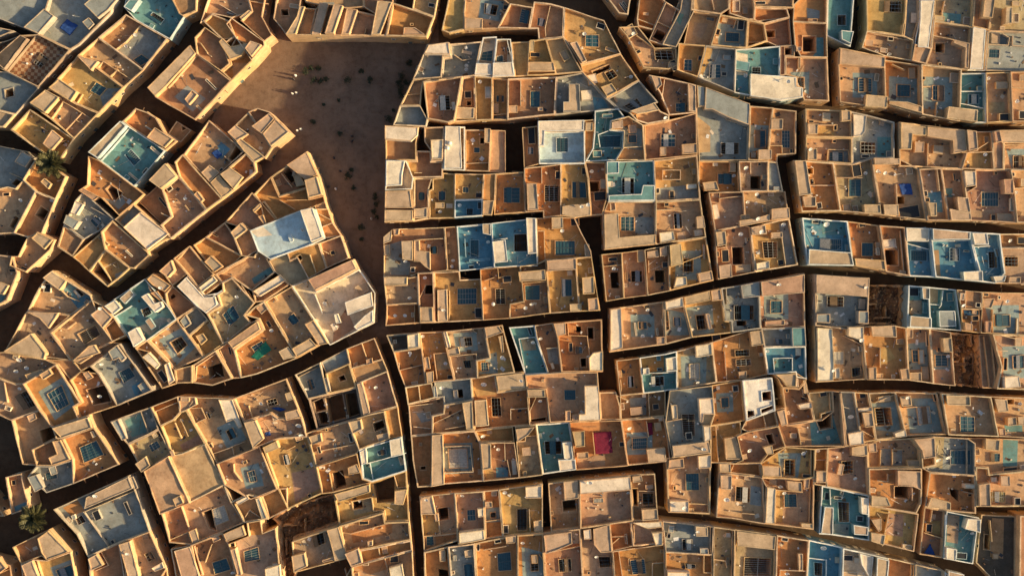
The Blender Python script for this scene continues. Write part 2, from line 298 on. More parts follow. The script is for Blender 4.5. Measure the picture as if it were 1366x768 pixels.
SURVEY = '''
B corner
T 0 0
H s 0,0 300,0 240,50 125,150 0,35
H s 0,110 75,165 0,270
H s 305,0 640,0 590,70 420,240 375,265 205,185 125,150 240,50
r 130,150 240,50 295,90 210,185
r 455,30 490,0 635,0 585,60 530,105
r 440,120 475,95 505,130 475,160
X tarp 305,140 345,95 405,130 360,185
H k 0,290 115,190 205,185 375,270 205,465 30,380
r 0,290 115,190 155,210 30,375 0,350
w 185,190 35,375
g 165,330 205,275 250,310 205,360
H s 0,370 30,380 205,465 80,610 0,540
o 10,475 50,465 55,505 15,515
H g 0,555 80,610 20,680 0,670
B diagonal
H c 660,40 700,0 830,0 975,90 905,210 720,95
r 662,40 695,0 750,0 705,65
g 780,80 805,55 870,95 845,125
b 920,95 945,110
H n 850,0 1060,0 1050,60 985,90 960,70
H n 520,200 670,75 890,210 760,375
f s 740,130 885,210 765,365 600,265
w 600,265 660,220 740,130
d 662,240
d 712,180
d 635,105
g 690,330 740,280 790,315 740,360
H t 415,290 520,200 760,375 660,465
w 640,460 500,370 545,325 690,420
w 575,410 620,370
r 415,300 530,330 490,380
H y 260,470 415,290 655,465 530,600 400,550
r 262,470 318,422 415,490 380,545
w 395,555 430,500
g 465,480 500,430 560,465 520,510
f s 520,510 560,465 640,465 540,580
H t 155,555 260,470 400,550 520,605 390,740 260,630
r 160,550 245,480 320,520 245,605
w 265,630 330,540 430,600
w 345,690 430,600 490,640
w 400,640 470,680
T 222 0
B diagonal2
H n -103,470 125,240 160,290 345,430 150,640 -60,520
r -100,470 125,245 160,287 0,462 -58,515
f s 30,510 100,450 200,520 130,590
r 95,530 135,480 165,505 120,560
b 200,425 265,470
b 150,565 195,590
w 5,465 160,290
H n 150,200 205,145 290,200 335,340 290,380 160,285
b 205,275 235,300
w 180,230 215,280
H y 200,120 245,75 340,115 365,195 320,230 290,205
w 345,250 375,195
H o 290,210 365,195 440,240 455,325 345,430 290,380 340,340
r 280,225 300,205 345,250 430,230 440,240 400,300 340,320
f t 290,380 345,325 445,330 345,430
H o 320,130 350,95 520,220 525,245 455,325 370,200
r 425,265 455,225 515,245 460,310
H t 180,125 270,0 390,0 455,60 350,100 245,75
w 280,20 380,80
g 305,70 325,50 370,70 345,90
r 390,95 440,55 455,65 405,110
H n 390,0 555,0 510,90 565,190 525,225 395,110 455,60
w 420,0 540,20
B square top
H t 610,0 740,0 705,90 640,190 615,155 570,100
o 605,45 640,45 645,75 610,75
b 655,15 710,45
H t 715,40 800,50 765,190 640,190 700,95
r 715,40 745,42 695,190 640,190 700,95
H t 820,15 900,30 850,190 775,190 800,50
r 820,20 870,25 825,190 778,190
H t 900,30 970,45 935,190 850,190
r 900,32 950,42 900,190 852,190
T 444 0
H g 75,45 235,80 205,190 45,190
r 77,47 135,57 90,188 47,188
w 165,190 175,150
H t 235,10 320,15 285,195 205,190
r 240,10 320,17 255,190 207,190
H o 320,20 435,65 540,95 500,200 285,195
r 380,150 440,150 495,190 375,190
b 410,120 430,135
H e 425,50 455,0 590,0 545,90
w 435,45 540,90
b 510,10 540,40
H t -140,0 0,0 165,8 165,35 75,45 -70,30 -150,10
f s -60,5 0,5 10,20 -60,15
H n 165,0 325,0 320,15 245,10 235,80 165,40
B top centre
H y 580,160 650,0 720,0 700,60 700,155 620,175
H t 720,0 945,20 880,150 700,155 700,60
r 703,97 800,100 800,157 703,157
g 810,10 885,20 870,78 805,65
w 885,150 945,22
b 895,45 920,75
B fan
H s 505,245 625,235 630,305 590,310 580,420 430,430
r w 490,300 515,252 620,237 630,305
w 585,310 580,420
b 450,350 480,390
b 575,365 590,380
H s 625,235 790,220 755,400 695,410 580,420 590,310 630,305
b 690,260 740,290
t 710,250
d 710,365
d 712,345
w 650,290 690,320 740,310
H g 430,430 580,420 485,445 475,500 470,570 360,570
w 380,510 475,500
b 395,485 410,500
H s 360,570 470,570 505,640 500,668 325,668
w 370,572 470,572
H n 485,440 690,420 665,570 650,650 615,660 510,640
g 560,512 625,508 630,590 565,592
b 630,545 660,590
w 490,445 510,640
H t 690,410 755,405 760,640 650,650 665,570
r 660,572 757,577 755,635 652,635
w 690,410 690,480 675,570
b 700,480 740,520
o 715,535 735,535 735,555 715,555
H y 760,410 850,415 850,640 765,645
b 810,460 848,520
d 785,432
H y 850,415 935,420 930,640 850,640
b 855,545 885,600
g 870,500 915,500 915,540 870,540
w 858,610 925,605
f s 860,615 930,610 930,635 860,635
H w 800,200 875,195 855,410 755,405
g 785,255 860,255 850,325 780,320
r w 765,340 845,345 850,405 757,402
b 805,205 840,230
H w 870,210 950,210 970,410 850,415
f n 870,215 930,215 930,335 865,335
r w 855,340 958,335 970,410 852,412
w 930,215 958,335
g 865,290 910,290 910,330 865,330
T 666 0
B top centre
H n 60,20 185,40 160,155 -10,150
g 118,40 182,45 165,130 102,115
b 20,20 55,50
H t 185,10 275,20 350,40 340,200 210,205 205,155 160,155
w 275,20 245,150 250,200
g 205,85 250,95 240,140 200,130
B fan
H y 60,225 160,225 150,405 85,410
H y 160,215 250,210 300,385 300,400 150,405
r 153,335 290,335 300,385 152,385
r 163,215 190,213 185,275 160,280
b 165,275 218,305
H e 250,210 345,200 440,385 305,395
b 320,280 380,310
H y 345,40 560,110 650,285 435,345 345,200
g 460,180 535,180 535,250 460,245
d 455,178
r 375,235 415,225 468,330 440,340
b 570,245 630,285
b 525,115 560,160
b 522,262 535,272
H y 435,345 650,290 745,425 575,525 450,390
g 562,380 610,362 640,400 590,428
o 500,375 590,340 597,358 512,393
r 540,465 600,445 632,490 575,520
b 670,410 735,395
d 705,405
b 465,400 530,440
H s 575,525 750,430 850,545 690,600 640,580
g 665,560 740,515 775,560 710,590
b 610,510 640,535
H n 45,420 305,410 295,610 45,640
g 165,480 220,480 220,570 165,570
w 115,430 115,560
b 50,560 100,600
b 205,570 235,590
H s 310,410 445,385 575,525 640,575 300,615
r t 370,450 428,450 435,600 340,600 340,545 370,545
f b 500,510 570,520 590,570 520,590
b 435,480 500,530
H t 690,600 825,545 860,595 905,615 905,640 790,655 735,640
r 695,597 825,550 855,592 735,612
b 700,615 745,645
d 885,630
b 870,625 905,650
B top centre-right
H g 470,0 725,0 690,78 640,70
b 640,15 690,60
b 655,5 690,30
B north
H o 765,0 890,10 820,160 745,140 735,100
w 745,100 825,130
b 770,60 800,80
H g 890,10 965,55 870,240 800,215
o 825,190 850,150 895,170 870,215
w 840,110 925,150
w 960,10 925,110
H s 965,55 1000,0 1030,0 1040,70 945,250 870,240 930,120
f c 940,60 990,70 970,130 925,115
H t 640,145 735,140 830,255 945,260 950,350 905,370 770,360 680,190
g 840,258 940,262 940,320 835,315
w 735,190 830,255
d 715,180
d 700,225
b 905,330 965,365
b 660,150 740,180
T 888 0
H o 65,230 215,245 210,290 175,415 60,375
g 100,312 145,315 145,380 98,375
b 175,295 205,325
b 15,330 75,370
H s 215,245 375,260 370,490 170,415 200,330
g 240,340 300,340 300,415 235,415
f y 215,250 258,255 235,330 195,410 175,410
b 310,290 350,318
b 300,380 330,405
H c 375,265 430,265 610,245 610,405 700,415 730,520 620,540 365,500
r w 450,395 695,415 695,465 730,470 730,520 612,537 450,515
f w 378,270 445,285 445,395 378,395
f b 390,400 445,400 445,485 400,480
g 465,352 515,352 515,392 465,392
b 380,320 445,380
d 430,400
b 600,420 612,505
d 648,440
H p 640,300 870,310 875,540 740,535 730,465 700,460 695,410 640,400
g 702,405 750,405 750,470 702,460
r 710,300 722,300 722,365 710,365
b 850,430 865,450
H n 615,245 690,240 690,300 640,300 640,400 612,400
o 640,255 675,255 675,290 640,290
b 695,250 725,275
H o 680,115 855,125 860,305 720,300 690,240
o 740,190 805,190 805,270 740,270
f c 808,195 850,195 852,300 790,298 808,275
H o 675,20 870,0 865,125 680,115
f s 760,35 830,50 830,92 765,92
b 765,95 815,115
H c 870,0 1020,0 990,250 870,190
g 925,70 975,70 975,130 925,130
r 932,165 1000,172 985,240 935,215
H n 530,130 665,95 675,230 600,245 540,220
o 540,155 590,155 590,190 545,190
H o 475,40 650,45 665,90 525,125 475,110
w 490,110 655,90
H o 440,110 525,125 545,222 430,255
w 430,225 545,222
H t 290,80 440,105 430,260 240,250
g 325,165 400,170 398,222 322,218
b 388,100 420,160
w 365,145 385,90
H t 135,60 290,80 240,240 100,225
f g 160,110 235,120 200,195 150,180
g 225,75 270,85 265,110 222,100
H t 150,0 340,0 350,50 290,80 135,55
w 250,0 260,50
H t 340,0 450,0 480,35 470,105 440,110 340,75
b 360,0 400,60
b 415,30 445,70
H t 450,0 690,0 670,45 475,40
b 480,0 540,20
B north-east
T 1110 0
H t 40,255 280,300 295,375 290,580 45,545 35,345
r 42,258 165,285 283,308 278,365 37,345
g 150,410 225,412 225,487 150,487
r 180,505 297,515 293,578 175,570
b 240,385 258,430
b 190,530 240,560
H o 295,315 475,345 465,545 480,610 300,560
g 360,440 435,445 433,512 360,510
b 420,355 458,412
r 302,540 400,545 480,570 478,607 302,558
w 330,340 395,370
H t 475,345 690,375 680,650 480,615 465,460
g 545,450 610,452 610,537 545,532
r 612,572 768,590 765,655 603,635
w 470,460 530,460
b 640,385 690,440
w 565,545 560,620
H c 690,390 820,385 825,655 765,655 690,580
g 740,495 800,497 800,552 740,550
w 692,485 820,485
b 785,455 815,480
w 690,550 815,575
H t 825,390 950,385 960,650 830,655
f e 850,540 935,540 935,597 850,597
b 880,435 945,472
b 895,605 950,645
d 840,415
H t 950,385 1050,385 1050,650 960,650
b 1005,395 1040,430
b 1000,590 1045,635
w 955,470 1040,475
d 990,540
H y 180,0 410,0 385,190 185,165
g 290,0 380,0 380,65 285,60
r 375,130 388,130 380,192 366,190
H t 185,168 385,195 435,215 425,325 280,300 160,255
d 312,285
d 245,270
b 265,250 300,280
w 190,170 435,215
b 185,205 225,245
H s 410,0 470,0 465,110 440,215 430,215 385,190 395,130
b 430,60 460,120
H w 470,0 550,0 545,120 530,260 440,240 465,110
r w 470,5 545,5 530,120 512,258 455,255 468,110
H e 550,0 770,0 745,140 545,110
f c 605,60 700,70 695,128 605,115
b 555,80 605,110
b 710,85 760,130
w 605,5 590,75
H g 545,110 745,150 725,375 500,345 530,260
f n 550,135 645,145 640,195 548,185
w 548,190 725,225
o 565,225 610,225 608,275 565,272
r 645,215 728,235 722,372 700,365 705,260 645,235
H t 440,235 530,260 500,345 425,325
H w 745,145 835,165 820,375 725,375
r w 748,148 815,160 800,372 728,372
b 790,240 815,275
H t 770,0 860,0 845,110 835,165 745,145
r 800,0 858,0 843,107 790,100
H e 860,0 1050,0 1050,180 840,165 845,110
r 917,45 950,45 948,135 912,135
b 965,70 1000,120
b 970,0 1010,30
H s 835,165 1050,180 1050,385 825,380
g 847,255 908,257 905,308 845,305
b 860,170 905,230
w 915,180 950,200 945,240 840,235
w 970,190 970,240 1040,245
T 0 144
B diagonal
H y 50,115 155,5 395,165 310,285 215,235
r 225,190 275,115 330,160 270,230
b 205,95 240,125
w 260,200 340,170
B left edge
H s 0,165 140,230 185,285 125,385 80,425 0,410
r 80,290 120,230 178,265 140,320
o 45,400 70,375 100,395 75,425
w 40,345 120,380
H o 185,285 250,300 355,365 300,490 190,445 125,385
r 220,395 240,375 280,405 262,435
w 300,390 345,375
H t -20,470 40,425 85,435 125,385 190,442 70,670 0,680
o 40,630 70,575 88,588 58,645
d 105,490
b 5,450 45,470
H n 190,450 300,490 230,665 150,690 80,665
o 180,570 208,525 245,550 218,600
d 270,492
B middle
H c 475,240 650,70 690,100 800,170 880,228 720,412 530,280
r t 478,240 650,73 685,100 532,272
w 535,280 690,105
g 655,250 690,215 745,275 705,310
b 685,340 735,400
b 805,200 860,270
H o 650,70 720,0 780,20 830,50 870,130 940,180 880,228 690,103
r 785,160 830,105 928,168 882,215
w 780,18 830,55 868,125
b 770,90 800,120
H n h=4 880,125 920,60 1000,110 945,170
o 945,90 965,85 970,100 950,110
H o 470,255 535,285 765,455 710,515 640,580 540,480 420,440 465,410
o 555,430 580,412 640,450 600,492
f s 530,480 600,495 640,470 660,500 620,540
b 640,460 670,490
r 415,440 440,425 530,475 500,495
H s 335,625 400,490 440,450 610,590 520,660 445,700
r w 375,560 400,495 445,515 408,572
r 343,615 360,570 430,605 400,650
w 480,530 600,595
g 465,600 495,570 535,600 500,640
H n 300,740 335,625 445,700 380,790
H t 610,600 710,510 915,680 790,765
f s 615,603 710,515 750,555 662,640
r w 662,638 752,556 905,672 790,758
H n h=5 725,500 820,415 915,575 860,625
H t 805,390 895,295 960,370 870,440
r 808,390 895,300 955,370 870,436
T 222 144
H t -30,440 65,365 215,545 25,700 -35,625 20,580
b -55,480 0,520
d 95,480
b 90,520 120,545
w -30,560 20,585
H o 45,290 80,255 300,485 215,545 65,365
r 150,465 170,445 205,490 190,505
H t 80,240 225,65 415,230 230,400
f b 230,240 280,175 330,215 285,270
X tarp 230,235 262,215 290,245 262,270
o 325,262 362,200 412,235 352,290
r 185,345 230,303 285,345 232,398
b 185,105 210,130
w 305,255 350,300
H o 230,400 425,240 470,290 480,340 360,440 300,485
r 290,355 345,320 415,370 362,436
r 235,398 280,358 358,440 300,482
w 425,240 475,335
H t 325,130 435,20 560,212 525,270 375,180
r 372,180 395,160 527,262 510,268 470,290 415,235
b 430,45 460,70
r 325,130 370,90 440,140 375,178
H t 435,20 485,0 550,20 660,130 560,212
r 455,100 550,30 580,60 510,140
r 515,140 585,60 657,130 560,208
B square west
H n 555,365 750,230 810,365 745,425 600,470
r 640,305 748,233 805,358 740,385
o 608,340 640,312 692,380 655,395
r 672,358 705,345 740,410 690,420
w 610,350 665,420
H t 740,385 810,365 840,467 760,485
r 742,388 808,368 836,465 762,482
H o 470,455 555,370 600,472 748,428 762,487 838,469 855,505 725,545 575,590
w 600,490 680,540
w 640,490 760,490
H p 310,610 455,450 505,505 525,625 450,655
w 340,660 405,612 450,655
w 440,540 500,505
H o 460,545 505,505 520,495 590,590 525,625
r 490,580 520,570 538,618 524,624
r 462,545 500,510 510,525 470,560
H n 205,690 310,610 350,655 400,790 250,712
b 225,655 265,690
w 310,615 395,770
H t 345,665 405,612 450,655 512,745 470,800 400,790
r 348,665 402,615 440,650 372,700
H l 450,655 720,550 795,535 848,695 780,722 560,812 500,770
r w 725,550 792,537 846,693 783,718
b 650,680 685,710
b 720,645 740,660
f w 455,660 520,635 570,680 490,690
H o 800,545 860,540 885,612 825,635
w 805,560 880,600
H o 825,635 885,612 935,680 850,700
w 850,690 930,680
H t 725,545 840,500 860,540 800,545 792,533 725,548
B square east
T 444 144
H n 280,95 460,105 445,190 445,280 280,280
r w 280,97 458,107 455,150 420,183 280,172
b 320,125 400,150
H w 285,280 390,282 425,370 425,435 280,440
r w 287,282 388,284 372,360 370,415 285,420
b 310,325 370,350
H t 280,440 420,435 430,540 430,605 275,610
r 280,443 415,440 425,535 278,535
r 278,545 428,545 428,602 277,605
H n 445,228 525,235 525,290 585,290 585,365 435,375 400,345 395,283 445,282
f y 397,290 445,285 435,370 400,345
w 435,345 470,345
H e 488,105 595,105 590,280 525,280 520,225 488,180
r w 522,172 590,170 586,276 528,276
b 530,190 560,230
H w 597,97 705,100 705,330 590,330
r w 600,98 682,100 690,325 594,327
b 625,250 675,270
t 612,215
t 625,190
b 600,185 625,205
H o 705,115 845,110 840,190 832,340 705,340
r 808,108 843,110 840,188 808,186
g 750,205 785,205 785,237 750,237
o 787,155 804,155 804,185 787,185
w 708,295 832,290
b 780,287 820,295
H t h=6.6 842,120 922,118 922,338 838,340
H g 430,375 530,370 510,440 512,590 430,605
r 432,538 505,530 505,585 432,590
g 450,445 490,445 490,490 450,490
b 470,520 500,540
H y 530,380 585,375 590,345 650,350 648,585 515,590 510,440 530,430
g 560,440 600,440 600,492 560,492
r 545,503 595,503 595,535 545,535
b 600,505 640,535
d 570,550
H y 650,350 805,350 800,485 650,490
g 690,418 725,418 725,452 690,452
b 760,450 798,480
b 740,350 765,360
H b 650,490 800,485 795,575 650,590
g 710,533 750,533 750,575 710,575
d 675,518
b 770,500 795,540
H o 808,355 870,350 865,495 800,580 800,490
r 802,497 863,497 850,575 800,573
H o 870,350 1030,340 1030,560 860,570
g 910,420 1000,420 1000,505 910,505
b 955,335 1010,365
w 870,360 865,490
B square east
T 666 144
H n 122,105 205,95 213,300 130,318
g 150,205 185,205 185,245 150,245
b 150,100 195,190
H l 205,70 455,65 455,300 213,300
r w 207,72 453,67 450,125 243,130 240,205 209,207
w 245,132 450,128
g 305,155 370,155 370,235 305,235
b 375,80 410,100
H o 455,65 510,60 505,140 500,215 460,285 455,285
r 460,80 500,80 500,125 458,125
H c 510,20 630,5 670,45 600,70 592,115 665,125 660,215 620,280 460,287 500,215 510,130
g 530,145 655,140 650,205 540,210
w 592,118 530,140 540,205
b 500,225 550,260
b 550,30 610,50
H t 597,70 690,45 770,90 778,280 625,280 662,215 667,125 595,117
b 690,90 735,130
g 690,140 738,140 738,185 690,185
w 615,215 770,205
r 600,78 660,65 660,110 600,112
H n 765,92 880,80 1052,22 1060,255 780,280
g 865,135 945,135 945,205 865,205
r 857,210 890,210 890,255 857,258
r 972,195 1055,190 1057,245 975,250
w 780,90 785,275
H o 135,325 330,300 330,580 235,585 235,552 138,555
r e 145,405 200,405 210,545 150,550
g 240,410 320,410 320,500 240,500
b 298,335 330,380
w 225,310 228,400
H y 330,300 455,288 475,375 490,575 405,590 330,572
g 388,388 470,388 470,480 388,480
b 440,315 475,355
d 438,527
d 472,518
r 335,525 395,515 485,512 488,575 405,585 335,570
H n 457,287 570,290 580,470 550,575 490,575 475,375
o 485,390 535,390 535,445 485,445
b 505,445 575,490
r 540,378 572,378 572,430 540,430
d 495,335
H c 570,287 825,280 830,497 580,502
r 572,288 638,287 638,352 572,355
g 655,370 725,370 725,457 655,457
r 582,467 755,460 765,413 828,413 828,495 582,498
b 580,390 610,420
H y 825,280 1055,252 1075,487 840,500
f s 840,427 1070,405 1073,485 842,495
w 875,330 970,330 970,380 875,380 875,330
b 910,440 940,480
b 1000,405 1060,430
H t 555,565 582,502 833,500 835,730 560,757
r 558,568 635,563 642,690 833,675 833,725 562,755
g 650,577 725,577 725,657 650,657
b 590,497 625,545
f s 730,580 830,580 830,670 730,670
b 600,590 630,640
H t 835,500 945,495 1075,487 1108,690 835,730
f b 940,492 1072,490 1095,640 940,655
g 933,560 980,560 985,642 938,645
w 837,545 940,540
r w 852,665 930,657 940,705 858,722
b 950,665 1000,700
r 1050,580 1090,575 1100,640 1055,645
b 1040,650 1095,680
B fan
T 888 144
H n -90,-175 0,-160 160,-120 165,28 20,40 -25,-70
g 55,-30 110,-30 110,20 55,20
w -5,-150 -20,-50
r -80,-170 -30,-160 -20,-120 -50,-90
r 115,-130 158,-115 160,25 120,20
B square east
H s 160,-125 450,-22 440,280 178,280 165,30
r 165,-120 205,-108 210,-10 170,0
r 210,-108 447,-20 442,95 325,52 248,12 205,10
f t 170,35 245,95 245,230 178,235
b 368,-31 415,4
w 320,35 330,60 440,95
g 300,180 400,180 400,245 300,245
H o 450,-10 575,0 560,120 550,280 440,280
g 480,115 540,115 540,210 480,210
r 490,225 562,225 562,278 490,278
b 460,235 485,265
H t 575,0 700,15 697,245 600,250 597,290 550,282 560,120
g 625,115 672,115 672,212 625,212
r 560,60 625,60 622,118 560,115
w 560,200 625,200 625,245
H o 180,285 390,285 397,440 290,445 192,410
g 285,345 365,345 365,405 285,405
d 370,357
r 345,285 378,285 378,340 345,340
r 195,398 270,390 287,440 207,443
H g 390,285 545,290 545,445 400,450
d 430,318 3
o 458,360 515,360 515,430 458,430
w 455,295 455,350
H s 545,290 597,290 627,440 545,445
b 575,420 605,440
H p 230,450 415,437 430,622 265,657
w 290,482 415,470
w 290,450 290,500
b 250,515 295,590
H t 415,460 400,450 545,445 640,445 662,590 430,625
d 442,500 2.6
d 490,458
r 390,600 470,590 555,565 555,605 392,635
r 560,540 655,532 660,590 560,600
d 488,590 3
b 520,530 545,555
r 400,570 450,565 455,590 405,595
B north-east lower
H t 745,5 985,15 1000,160 750,155
r 752,87 808,88 805,145 754,146
f y 815,90 905,90 910,150 815,150
b 840,25 880,70
r 930,15 980,18 983,72 933,75
d 965,15
b 900,85 920,120
w 815,92 905,92
b 765,62 795,80
H t 750,155 990,165 995,300 750,285
r 755,220 807,215 808,280 755,280
b 815,240 840,280
f s 875,222 985,225 985,292 872,290
g 880,230 960,230 960,285 880,285
w 870,290 875,218 985,222 995,290
d 768,222
H o 680,280 745,280 895,293 935,550 725,555
f n 752,300 893,300 905,410 765,412
r 682,283 743,283 772,465 705,472
o 757,320 790,320 790,348 757,348
r 722,475 795,475 795,530 735,530
w 765,413 907,413
b 770,378 800,405
b 805,505 840,535
T 1110 144
H s 105,20 185,35 335,75 335,265 215,268 110,300 110,155
r w 110,32 183,42 175,130 155,150 112,155
g 162,175 245,178 245,240 162,238
f c 255,150 328,150 328,260 255,260
b 165,245 210,265
b 300,225 330,260
H e 5,295 110,300 215,268 222,310 262,570 45,552
g 97,375 167,375 167,472 97,472
b 107,302 165,362
d 185,345
w 20,370 165,370
b 60,515 110,545
b 115,520 150,550
r 165,515 255,515 258,565 170,560
H t 215,268 357,270 465,325 510,600 265,572 222,310
r 217,268 355,272 355,303 222,305
d 250,335
d 288,345
X tarp 362,402 430,402 440,462 380,460
o 357,470 397,470 397,510 357,510
r 268,515 350,515 352,575 275,570
b 400,320 440,350
w 345,410 350,510
b 360,530 480,580
H t 357,75 705,117 717,237 690,322 360,312
r 362,78 500,105 498,152 425,145 420,225 362,222
r 502,103 705,120 714,235 640,247 638,178 502,155
r 440,180 492,182 490,237 440,237
b 550,195 598,247
w 515,190 512,312
H t 705,117 762,125 772,225 717,237
r 707,120 760,127 768,222 718,235
H y 762,128 850,125 865,332 690,330 717,240 772,225
d 820,247 2.6
w 695,240 850,235
b 815,150 845,185
w 770,225 840,180
H p 850,125 885,118 915,190 915,332 865,332
r 850,130 882,125 895,185 862,190
H t 885,118 1050,115 1050,330 915,330 915,190
r 885,120 1050,117 1050,190 900,188
g 980,250 1040,250 1040,320 980,320
w 905,195 1040,195
H g 465,325 583,320 627,602 510,602
f b 515,450 592,445 602,555 530,555
b 495,480 530,500
r 500,505 548,508 550,580 515,580
w 560,325 575,440
H t 585,323 702,330 742,602 627,602
r w 702,335 765,337 768,415 712,425
f c 608,425 658,425 660,472 612,472
r 660,475 722,480 735,562 668,548
r 622,538 735,562 740,600 630,600
b 655,345 675,385
d 735,435
H p 765,340 950,332 975,395 985,612 742,602 715,450 770,420
g 810,445 905,445 905,525 810,525
r 907,382 960,380 962,460 915,460
f g 745,540 885,540 885,605 745,600
b 890,560 985,608
b 860,565 885,600
H t 950,330 1050,330 1050,612 985,612 975,430
d 985,450
b 955,480 975,550
b 960,340 985,365
w 975,430 1045,425
r 1000,380 1048,380 1048,420 1000,420
B left edge
T 0 288
H t -20,185 65,215 95,305 40,450 -20,580
r 0,350 55,370 25,420 -15,410
b 40,280 80,300
f c -10,420 30,410 20,480 -15,500
H t 150,115 205,85 297,127 270,182 140,300 55,265 65,215 100,215
r 175,120 207,90 292,128 245,180
b 60,240 100,275
w 55,265 140,300
B middle
H o 385,222 540,85 560,180 470,295
H y 470,295 515,240 560,180 690,278 590,362 570,378
o 480,298 515,255 585,340 570,370
w 517,240 590,345
b 590,255 610,275
f s 600,310 640,295 650,320 610,350
H n 540,85 605,30 790,190 800,210 720,282 690,278 560,180
f o 550,110 570,105 690,230 680,260 560,165
b 520,115 580,150
b 670,180 700,220
B west
H t 205,380 275,290 360,345 480,420 495,445 375,530 140,510
f b 320,395 360,352 490,440 405,500
r 230,330 277,294 358,346 320,398
d 228,378
b 225,360 260,410
w 320,400 350,430 410,455
g 375,400 410,380 440,420 405,440
H g 140,510 375,530 268,622 380,770 20,725
r 148,512 320,515 265,600 215,545
r t 25,720 170,625 250,730 240,765
b 60,740 90,765
H t 268,622 490,450 600,670 375,770
g 400,630 500,580 530,635 440,690
r 480,690 510,685 540,730 420,768 400,765
w 270,630 380,540
b 350,600 400,570
H o 490,450 555,480 615,545 685,630 605,672 553,603
r t 490,525 552,482 608,540 553,600
w 553,603 615,548
d 545,492
B square west
H c 560,480 690,390 770,335 815,385 885,470 940,555 790,660 720,700 615,545
r w 562,480 620,448 655,490 612,525
r t 640,440 697,390 722,420 668,470
r w 760,430 795,412 835,465 868,455 880,485 835,515
r w 690,620 738,592 778,660 722,698
g 740,500 785,480 805,520 760,545
b 770,560 830,590
w 612,535 700,480
f s 730,590 850,540 900,550 790,640
H o 775,335 815,305 920,370 880,412 893,465 850,455 800,400
r t 785,338 815,310 915,370 880,405 820,375
d 860,382
r 800,410 840,400 870,440 850,450
T 222 288
H n -5,415 32,375 160,482 52,555 0,475
o 2,430 25,412 40,430 15,448
H p -30,295 40,230 110,310 32,375
r -28,295 38,235 55,290 20,330
o 45,355 95,310 105,320 55,365
H n 40,225 125,160 255,310 170,380 110,310
b 185,325 210,345
w 60,230 125,165
H o 140,155 205,114 250,136 400,214 360,250 255,305
r e 205,245 240,210 308,270 258,302
w 225,235 285,290
H w 55,375 110,322 205,425 285,395 300,400 255,430 285,480 215,522 160,480
r w 60,375 110,326 205,432 265,430 275,475 215,518 165,480
H t 170,380 255,315 295,355 210,420
r w 175,382 255,322 275,345 195,405
H t 265,315 500,172 545,240 580,300 455,400 350,330 297,355
f c 445,335 560,265 580,300 460,365
w 265,320 480,190
b 310,365 350,340
H e 545,240 640,185 660,240 700,225 755,330 670,370 580,300
H o 645,195 815,145 855,280 760,335 700,225 660,240
o 698,218 715,210 724,228 707,237
w 770,210 800,300
H t 812,145 930,105 975,225 857,280
b 868,188 902,205
w 835,185 865,200
H p 760,338 1000,230 1028,285 800,402
r p 765,340 998,235 1022,283 802,397
H w 665,380 760,338 800,402 1028,285 1113,410 1108,570 870,690 780,550
r w 953,460 1095,405 1105,480 968,530
d 842,465 3.4
b 855,455 875,485
f p 890,590 955,490 1000,600 880,680
r w 895,525 915,520 935,570 905,575
b 870,580 910,605
d 905,590
r w 1000,590 1060,530 1104,500 1104,565 1020,608
b 1000,380 1080,395
w 790,420 830,520
H t 455,400 607,307 660,362 515,455 470,460
r w 460,402 607,312 640,345 500,430
d 485,422
H t 525,457 665,375 782,550 740,577 812,692 695,760 660,690
g 635,548 672,515 706,562 668,587
b 640,470 690,440
r t 740,577 788,552 868,680 815,690
r t 670,707 768,650 806,692 697,752
b 565,430 590,450
H e 215,522 290,475 275,430 300,400 297,355 350,330 475,465 415,530 450,567 325,672 300,682
g 290,527 350,472 388,542 330,592
b 430,400 470,470
d 372,430
w 400,370 440,430
H y 120,640 220,553 303,682 200,752
r y 150,640 190,625 215,660 180,690
b 205,580 245,600
H s 55,545 160,483 220,553 120,640 70,600
b 70,580 130,545
r 68,560 100,525 130,575 95,600
H t -104,665 55,548 120,640 200,752 44,818
g 5,675 70,640 105,690 50,740
d 0,600
w 50,810 190,745
H p 325,672 450,567 490,550 515,605 357,715
r p 330,672 488,560 505,605 357,707
H o 420,530 475,480 520,457 660,690 695,760 480,845 395,865 357,715 515,605 490,550
r 475,490 520,460 545,492 505,525
d 555,610 2.6
X greentarp 440,755 520,670 555,715 480,770
b 520,565 560,590
r 598,722 650,695 690,752 625,768
g 440,700 500,665 530,700 470,740
b 470,580 510,620
H t 262,716 325,672 357,715 395,865 352,868 300,800
b 318,700 345,740
w 280,720 310,780
H o 140,795 262,716 352,868 245,905 140,890
o 210,810 285,785 300,860 220,872
w 155,805 150,885
w 155,805 260,735
H n 44,820 140,795 140,890 50,895
B square lower
T 444 288
H n 270,110 320,70 595,60 610,292 525,300 450,305 410,330 270,320
f s 270,150 365,130 365,235 410,245 405,315 272,315
r g 270,112 318,72 312,135 270,150
r g 367,135 428,132 428,240 372,232
r t 432,130 463,130 465,185 520,190 522,290 490,270 465,245 432,245
w 430,128 590,120
g 515,160 556,160 556,203 515,203
r 322,70 355,68 352,100 325,105
b 412,272 438,300
d 385,240
b 410,310 445,335
r t 268,155 302,150 305,210 275,210
H t 595,60 660,55 672,295 610,292
d 640,235 2.6
b 605,85 625,110
b 600,140 620,150
b 605,180 625,200
t 633,270
b 612,215 630,225
H b 662,55 845,40 862,275 785,285 680,290
g 730,125 780,125 780,222 730,222
r t 797,42 843,40 846,105 800,95
d 828,137 2.6
b 725,230 840,238
b 700,120 712,220
w 680,60 845,45
H b 848,38 1085,10 1093,268 1000,268 880,275 862,275
r w 850,137 923,127 935,245 862,252
g 965,95 1040,90 1040,190 965,192
f c 880,50 1000,40 1000,120 930,125
r w 1030,10 1083,12 1090,200 1040,205
w 850,130 930,120
